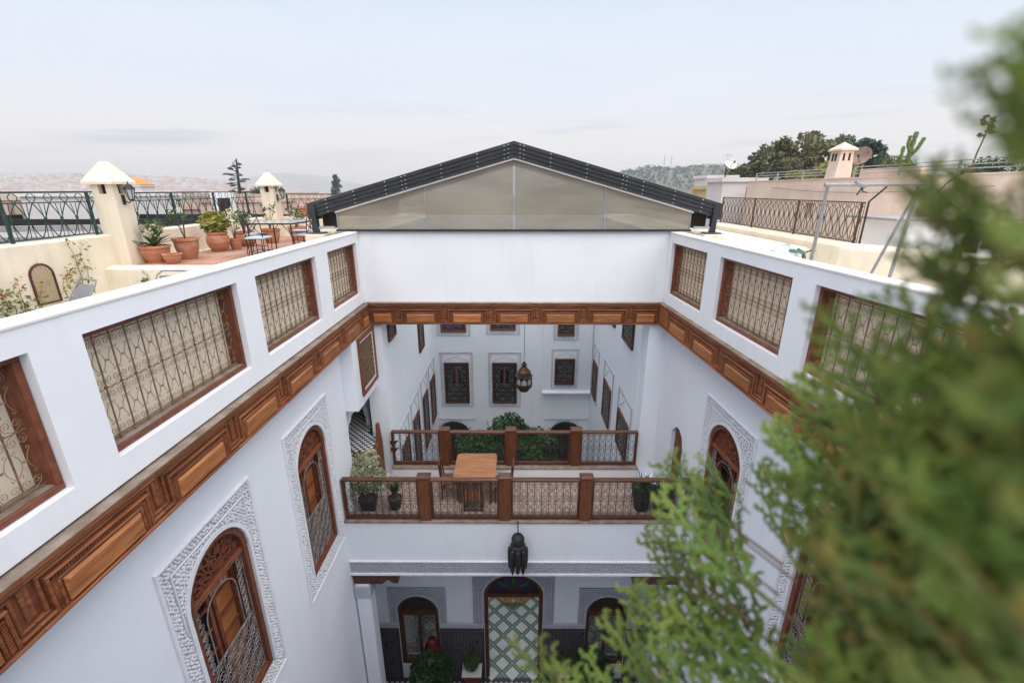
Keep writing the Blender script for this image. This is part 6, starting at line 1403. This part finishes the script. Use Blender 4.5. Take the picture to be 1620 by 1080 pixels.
for k in range(26):
    z = 12+k*0.21; L_ = rr.uniform(0.5, 1.9)*(1.1-(k/26)*0.65); s = 1 if rr.random() < 0.5 else -1
    if k > 17: s = 1 if k % 2 else -1; L_ *= 0.8
    p = [(0, 0, z), (s*L_*0.6, rr.uniform(-.4, .4), z+0.1), (s*L_, rr.uniform(-.5, .5), z+rr.uniform(-0.3, 0.25))]; b.tube(p, 0.07, 4, 0.02); leaves(lf, (p[2][0]*0.75, p[2][1], p[2][2]), (L_*0.5, 0.4, 0.13), 110, 0.085, rr, 0.1)
for k in range(5): leaves(lf, (1.6+rr.uniform(-1.0, 1.4), 0, 13.0+rr.uniform(-1.2, 1.0)), (0.7, 0.6, 0.6), 320, 0.11, rr, 0.1)
leaves(lf, (-0.9, 0, 12.4), (1.2, 1, 1.1), 1200, 0.12, rr, 0.1)
b.build('trunk', 'iron', t); lf.build('crown', 'pine2', t)
t = thing('conical_tree', 'small dark conical tree on the skyline left of the skylight', 'tree', (-55.5, 150.0, -14)); b = MB(); rr = random.Random(20)
for k in range(10): leaves(b, (rr.uniform(-.5, .5), 0, 9.5+k*0.9), (2.3*(1-k/13), 1.8*(1-k/13), 1.0), 160, 0.4, rr)
b.build('crown', 'pine2', t); q = MB(); q.tube([(0, 0, 0), (0, 0, 12)], 0.3, 6); q.build('trunk', 'stem', t)
# tree line of the wooded hill and two radio masts
b = MB(); rr = random.Random(22)
for k in range(1500):
    x = rr.uniform(60, 430); y = rr.uniform(430, 600); z = wood_z(x, y)
    if z < -5: continue
    h = rr.uniform(1.6, 4.2); leaves(b, (x, y, z+h*0.5), (h*0.6, h*0.5, h*0.5), 12, 1.1, rr)
o = b.build('hill_wood', 'pine2', None, kind='stuff'); o['label'] = 'dark distant wood covering the hill right of the skylight'; o['category'] = 'woodland'
for x, lb in ((172, 'left of two thin radio masts on the wooded hill'), (180, 'right of two thin radio masts on the wooded hill')):
    t = thing('radio_mast', lb, 'mast', (x, 560, wood_z(x, 560)-1)); b = MB(); b.tube([(0, 0, 0), (0, 0, 15 if x > 175 else 19)], 0.35, 4, 0.15)
    for z in (8, 11, 13): b.box(-0.9, 0.9, -0.2, 0.2, z, z+0.5)
    b.build('mast', 'steel', t)

# ================================================================== OLD TOWN BEYOND THE LEFT FENCES
rr = random.Random(44)
house('apartment_block', 'long beige flat roofed block with shallow bays behind the nearest fence', -31, 29, -0.55, 16, 7, 'town_b', [(-7+k*1.55, 1.1, 0.5, 1.0) for k in range(10)], rz=0.12)
b = MB(); blk = [o for o in bpy.data.objects if o.name == 'apartment_block'][0]
for k in range(9): q = MB().box(-7.7+k*1.75, -7.4+k*1.75, -3.75, -3.51, 10, 15.3); q.build('buttress', 'town_p', blk)
house('flat_roof_house', 'low house with a pale grey flat roof just outside the left terrace', -20.5, 17.5, -1.75, 10, 6, 'roofgrey', [], rz=0.25)
house('flat_roof_house', 'ramshackle brown roof low at the left edge of the photo below the fence', -14.2, 12.0, -2.0, 5, 4.5, 'town_b', [(-1, 0.8, 0.7, 0.5), (1, 0.8, 0.7, 0.5)], rz=0.3)
house('flat_roof_house', 'white rendered house right of the large pillar behind the patio fence', -23.5, 27.5, -0.35, 5.0, 5, 'town_w', [(1.2, 1.4, 0.5, 0.6)], rz=0.1)
house('flat_roof_house', 'long dark grey roofed hall behind the patio fence', -20.0, 24.0, -1.55, 14.5, 4.5, 'blackmat', [], rz=0.0)
house('flat_roof_house', 'pinkish house directly beyond the far patio pillar', -20.5, 37.0, -0.9, 5.0, 5, 'town_p', [(-1, 1.2, 0.6, 0.8), (1, 1.2, 0.6, 0.8)], rz=0.1)
t = house('tiled_house', 'house with a bright orange tiled roof just right of the large pillar', -47, 60, 0.35, 2.2, 2.2, 'town_w', [(0, 1.2, 0.6, 0.8)])
b = MB(); b.v = [(-1.3, -1.3, 16.61), (1.3, -1.3, 16.61), (1.3, 1.3, 16.61), (-1.3, 1.3, 16.61), (0, 0, 17.5)]; b.f = [(0, 1, 4), (1, 2, 4), (2, 3, 4), (3, 0, 4), (3, 2, 1, 0)]; b.build('tiled_roof', 'orangeroof', t)
lab = {'town_w': 'plain whitewashed flat roofed house of the old town beyond the left fences', 'town_p': 'plain pinkish flat roofed house of the old town beyond the left fences', 'town_b': 'plain beige flat roofed house of the old town beyond the left fences'}
for k in range(95):
    y = 40+150*rr.random()**0.9; u = -rr.uniform(0.30, 1.30); x = u*y
    s1, s2 = rr.uniform(5, 9), rr.uniform(5, 8); top = -0.5-rr.random()**0.8*y*0.045-rr.uniform(0, 0.8); m = rr.choice(['town_w', 'town_p', 'town_b', 'town_p'])
    house('town_house', lab[m], x, y, top, s1, s2, m, [(-s1*0.25, 1.6, 0.9, 1.2), (s1*0.2, 1.6, 0.9, 1.2)] if y < 130 else [], group='old town houses beyond the left fences, '+m.replace('town_w', 'white').replace('town_p', 'pink').replace('town_b', 'beige'), rz=rr.uniform(-0.5, 0.5))
for mm_n, lb in (('town_w', 'scattered far white houses of the town on the left horizon'), ('town_p', 'scattered far pink houses of the town on the left horizon')):
    b = MB()
    for k in range(1300):
        if rr.random() < 0.72: y = rr.uniform(760, 1180); x = -rr.uniform(0.50, 1.35)*y; z = town_z(x, y)
        else: y = 190+520*rr.random(); x = -rr.uniform(0.2, 1.3)*y; z = -16+max(0, (y-190)/570*4)
        s1 = rr.uniform(3.5, 9)*(1 if y > 700 else 0.9); h = rr.uniform(2.5, 5)*(1 if y > 700 else 1.6); z = max(z, -16.2)-1; b.box(x-s1/2, x+s1/2, y-4, y+4, z, z+h+1)
    o = b.build('far_town', mm_n, None, kind='stuff'); o['label'] = lb; o['category'] = 'town'
for x, y, lb in ((-905, 1050, 'white minaret on the left skyline near the orange roof'), (-800, 1060, 'thin pale tower on the left skyline beside the ragged conifer')):
    t = thing('minaret', lb, 'minaret', (x, y, town_z(x, y)-2)); MB().box(-3, 3, -3, 3, 0, 24).build('shaft', 'town_w', t); MB().box(-1.6, 1.6, -1.6, 1.6, 24, 30).build('lantern_stage', 'town_w', t)

# ================================================================== NEAR TERRACE AND CYPRESS
struct(MB().box(-8.0, 6.0, -6.0, 0.049, -1.95, -1.75).build('near_terrace_floor', 'coping'))
def spray(seed, L_=0.20, flat=0.9):
    """one flat fan of scale leaves, growing along +x in the xz plane"""
    rr = random.Random(seed); b = MB(); tipc = []
    def lobe(p, d, l, r, tip):
        e = p+d*l; n0 = len(b.v); side = d.cross(Vector((0, 1, 0))).normalized(); up_ = Vector((0, 1, 0))
        k = 4
        for q, rad in ((p, r*0.55), (p+d*l*0.45, r), (p+d*l*0.85, r*0.7)):
            b.v += [tuple(q+side*rad), tuple(q+up_*rad*0.5), tuple(q-side*rad), tuple(q-up_*rad*0.5)]
        b.v.append(tuple(e)); tipc.extend([tip*0.3]*4+[tip*0.6]*4+[tip*0.9]*4+[tip])
        for j in range(2):
            for i in range(4): a, c = n0+j*4+i, n0+j*4+(i+1) % 4; b.f.append((a, c, c+4, a+4))
        for i in range(4): b.f.append((n0+8+i, n0+8+(i+1) % 4, n0+12))
        return e
    def axis(p, d, l, lev, tipb):
        step = (0.0105, 0.0082, 0.0068)[lev]; n = max(2, int(l/step)); q = p.copy(); dd = d.copy()
        for i in range(n):
            u = i/n; dd = (dd+Vector((0, rr.uniform(-.08, .08), rr.uniform(-0.03, 0.05)))).normalized()
            r = (0.0050, 0.0047, 0.0044)[lev]*(1-0.25*u)
            sl = (0.45 if i % 2 else -0.45)*rr.uniform(0.6, 1.3); ld = Vector((dd.x*cos(sl)-dd.z*sin(sl), dd.y+rr.uniform(-.12, .12), dd.x*sin(sl)+dd.z*cos(sl))).normalized() if lev else dd
            nq = lobe(q, ld, step*1.6, r, min(1, tipb+max(0, u-0.40)*2.2)*0.85); q = q+dd*step
            if lev < 2 and i % (2 if lev == 0 else 2) == 0 and i > 0:
                s_ = 1 if (i//2) % 2 else -1; an = s_*rr.uniform(0.5, 0.75)
                d2 = Vector((dd.x*cos(an)-dd.z*sin(an), dd.y+rr.uniform(-.1, .1), dd.x*sin(an)+dd.z*cos(an))).normalized()
                axis(q, d2, (l*(0.36, 0.38)[lev])*(1-u*0.66)*rr.uniform(0.75, 1.15), lev+1, tipb+0.25*u)
    axis(Vector((0, 0, 0)), Vector((1, 0, 0)), L_, 0, 0.0)
    return b, tipc
def cypress_material():
    m = leafmat('cypress_scales', (0.18, 0.265, 0.055), (0.035, 0.105, 0.025), 12, 0.4); t_ = m.node_tree
    at_ = t_.nodes.new('ShaderNodeAttribute'); at_.attribute_name = 'tip'
    b_ = t_.nodes['Principled BSDF']; src = b_.inputs['Base Color'].links[0].from_socket
    oi = t_.nodes.new('ShaderNodeObjectInfo'); rp = t_.nodes.new('ShaderNodeValToRGB'); t_.links.new(oi.outputs['Random'], rp.inputs[0])
    rp.color_ramp.elements[0].color = (0.20, 0.25, 0.035, 1); rp.color_ramp.elements[1].color = (0.36, 0.17, 0.05, 1); q = rp.color_ramp.elements.new(0.55); q.color = (0.32, 0.30, 0.05, 1)
    hs_ = t_.nodes.new('ShaderNodeHueSaturation'); t_.links.new(src, hs_.inputs['Color']); mr_ = t_.nodes.new('ShaderNodeMapRange'); wn_ = t_.nodes.new('ShaderNodeTexWhiteNoise'); wn_.noise_dimensions = '1D'; t_.links.new(oi.outputs['Random'], wn_.inputs['W']); t_.links.new(wn_.outputs['Value'], mr_.inputs[0]); mr_.inputs['To Min'].default_value = 0.45; mr_.inputs['To Max'].default_value = 1.6; t_.links.new(mr_.outputs[0], hs_.inputs['Value']); src = hs_.outputs[0]
    mx_ = t_.nodes.new('ShaderNodeMix'); mx_.data_type = 'RGBA'; t_.links.new(at_.outputs['Fac'], mx_.inputs['Factor']); t_.links.new(src, mx_.inputs['A']); t_.links.new(rp.outputs[0], mx_.inputs['B'])
    t_.links.new(mx_.outputs['Result'], b_.inputs['Base Color'])
    for n in t_.nodes:
        if n.type == 'BSDF_TRANSLUCENT': t_.links.new(mx_.outputs['Result'], n.inputs[0])
    return m
M['cyp'] = cypress_material()
SPR = []
for k in range(4):
    b, tc_ = spray(100+k, 0.18+0.02*k)
    me = b.mesh('spray', 'cyp'); at_ = me.attributes.new('tip', 'FLOAT', 'POINT'); at_.data.foreach_set('value', tc_); SPR.append(me)
TX, TY = 0.86, -0.12
t = thing('cypress', 'blurred golden green cypress filling the right side close to the camera', 'tree', (TX, TY, -1.75))
b = MB(); b.tube([(0, 0, 0.3), (0.02, 0, 1.0), (0, 0.02, 1.9)], 0.035, 8, 0.012); b.build('trunk', 'stem', t)
tp_ = thing('cypress_pot', 'terracotta pot on the near terrace holding the cypress', 'pot', (TX, TY, -1.75)); MB().lathe(POTP(0.26, 0.42), 20).build('pot', 'terra', tp_); MB().lathe([(0.0, 0.388), (0.24, 0.39), (0.0, 0.40)], 12).build('soil', 'pottop', tp_)
cf = Matrix.Rotation(radians(0.24), 3, 'Z')
def cam_ray(px, py):
    u = (px-810)/720; v = (540-py)/720; c_, s_ = cos(PITCH), sin(PITCH)
    return cf @ Vector((u, c_+s_*v, -s_+c_*v))
def inside(x, y, P):
    r = False; j = len(P)-1
    for i in range(len(P)):
        if (P[i][1] > y) != (P[j][1] > y) and x < (P[j][0]-P[i][0])*(y-P[i][1])/(P[j][1]-P[i][1])+P[i][0]: r = not r
        j = i
    return r
Q1 = [(1740,95),(1640,130),(1655,260),(1590,310),(1555,350),(1600,380),(1610,410),(1560,430),(1610,465),(1560,500),(1450,540),(1440,580),(1330,630),(1345,665),(1270,710),(1300,745),(1245,785),(1250,830),(1225,870),(1232,935),(1255,1160),(1750,1160),(1750,95)]
Q2 = [(1105,735),(1060,740),(1035,795),(1020,835),(1015,925),(1000,980),(1010,1150),(1170,1150),(1140,950),(1145,870),(1130,800)]
Q3 = [(830,1015),(860,1040),(900,1150),(1000,1150),(960,1000),(900,1070)]
rr = random.Random(55)
br = MB(); nspr = 0
def put(px, py, d, sc, tilt=0.0, roll=1.0):
    global nspr
    tip = cam_ray(px, py)*d
    ax = Vector((TX, TY, tip.z-0.22-0.2*rr.random()))
    dr = (tip-ax); dist = dr.length; dr = dr.normalized()+Vector((rr.gauss(0, .22), rr.gauss(0, .22), rr.gauss(0.35+tilt, .28))); dr.normalize()
    L_ = 0.19*sc; base = tip-dr*L_
    if base.length < 0.10 or base.dot(Vector((0, cos(PITCH), -sin(PITCH)))) < 0.03 and abs(base.x) < 0.15: return
    nrm = (-tip).normalized(); nrm = (nrm-dr*nrm.dot(dr)).normalized()
    q = Matrix.Rotation(rr.gauss(0, 0.55*roll), 3, dr); nrm = q @ nrm
    z = dr.cross(nrm)
    R_ = Matrix((dr, nrm, z)).transposed()
    o = inst('spray', SPR[rr.randrange(4)], t, tuple(base-Vector((TX, TY, -1.75))), tuple(R_.to_euler()), (sc, sc, sc)); nspr += 1
    if rr.random() < 0.35:
        b0 = base-Vector((TX, TY, -1.75)); mid = b0.lerp(Vector((0, 0, b0.z-0.15)), 0.35)
        br.tube([tuple(b0+dr*0.06), tuple(b0), tuple(b0.lerp(mid, 0.25))], 0.0016, 4, 0.0024)
# tips that define the outline
for (x, y, d, sc) in ((1565,95,.15,.30),(1560,130,.16,.28),(1600,100,.17,.32),(1610,170,.18,.35),(1466,265,.25,.30),(1470,300,.26,.30),(1445,340,.27,.32),(1500,350,.28,.36),(1412,406,.27,.32),(1445,412,.29,.34),(1335,508,.34,.45),(1345,560,.38,.5),(1400,485,.33,.42),
        (1250,602,.50,.7),(1262,614,.52,.6),(1300,636,.48,.65),(1215,690,.58,.75),(1230,702,.60,.75),(1180,755,.68,.7),(1196,772,.68,.75),(1106,728,.74,.55),(1116,765,.76,.55),(1060,730,.74,.55),(1064,748,.76,.6),(1036,790,.78,.62),(1012,830,.76,.6),(1016,864,.80,.7),(1012,914,.78,.7),(1000,975,.76,.7),(992,940,.80,.6),(1048,960,.72,.85),(818,1010,.66,.62),(842,1022,.68,.5),(872,1064,.62,.6),(908,1078,.60,.6),(952,1000,.66,.75),(980,1045,.60,.8),(1062,1000,.66,.9),(1100,965,.70,.85),(1118,890,.74,.7),(1085,830,.76,.65),(1138,850,.76,.6),(1072,900,.76,.75),(1040,1040,.62,.9),(1100,1050,.64,.9),(1130,1010,.66,.85),(1090,780,.76,.55),(1050,850,.78,.7)):
    for q in range(2 if x > 1200 else 1): put(x+rr.uniform(-6, 6)*q, y+rr.uniform(-6, 6)*q, d*(1+0.05*q), sc)
while nspr < 295:
    x, y = rr.uniform(1190, 1720), rr.uniform(40, 1150)
    if inside(x, y, Q1):
        u = min(1, max(0, (x-1200)/420)); lo, hi = 0.36-0.24*u, 0.66-0.38*u
        put(x+25, y, rr.uniform(lo, hi), rr.uniform(0.6, 0.95)*(0.5 if y < 560 else 1.0))
    if rr.random() < 0.05:
        x, y = rr.uniform(800, 1180), rr.uniform(720, 1150)
        if inside(x, y, Q2) or inside(x, y, Q3): put(x, y, rr.uniform(.62, .8), rr.uniform(0.7, 1.0))
br.build('branch', 'stem', t, kind='stuff')
# inner mass of sprays past the countable ones, joined
b = MB(); tcs = []; protos = [spray(200+k, 0.19)[0] for k in range(2)]
rr = random.Random(56); k = 0
while k < 210:
    x, y = rr.uniform(1230, 1750), rr.uniform(40, 1160)
    if not inside(x-45, y, Q1): continue
    u = min(1, max(0, (x-1200)/420)); tip = cam_ray(x, y)*rr.uniform(0.66-0.20*u, 0.95-0.2*u)
    dr = (tip-Vector((TX, TY, tip.z-0.2))).normalized()+Vector((rr.gauss(0, .3), rr.gauss(0, .3), rr.gauss(0.1, .3))); dr.normalize()
    nrm = (-tip).normalized(); nrm = (nrm-dr*nrm.dot(dr)).normalized(); nrm = Matrix.Rotation(rr.gauss(0, 0.6), 3, dr) @ nrm
    m4 = Matrix((dr, nrm, dr.cross(nrm))).transposed().to_4x4(); m4.translation = tip-dr*0.17-Vector((TX, TY, -1.75)); b.merge(protos[k % 2], m4); k += 1
b.build('inner_sprays', 'cyp', t, kind='stuff')

# ================================================================== HAZE
hz = MB().box(-5400, 3400, -900, 4900, -17.2, 125).build('haze', 'ground'); hz['kind'] = 'stuff'; hz['label'] = 'thin pale haze over the old town and hills'; hz['category'] = 'haze'
hm = bpy.data.materials.new('haze_air'); hm.use_nodes = True; ht = hm.node_tree; ht.nodes.clear()
pv = ht.nodes.new('ShaderNodeVolumePrincipled'); pv.inputs['Color'].default_value = (0.975, 0.955, 0.945, 1); pv.inputs['Density'].default_value = 0.00055; pv.inputs['Anisotropy'].default_value = 0.1
ho = ht.nodes.new('ShaderNodeOutputMaterial'); ht.links.new(pv.outputs[0], ho.inputs['Volume']); hz.data.materials.clear(); hz.data.materials.append(hm)
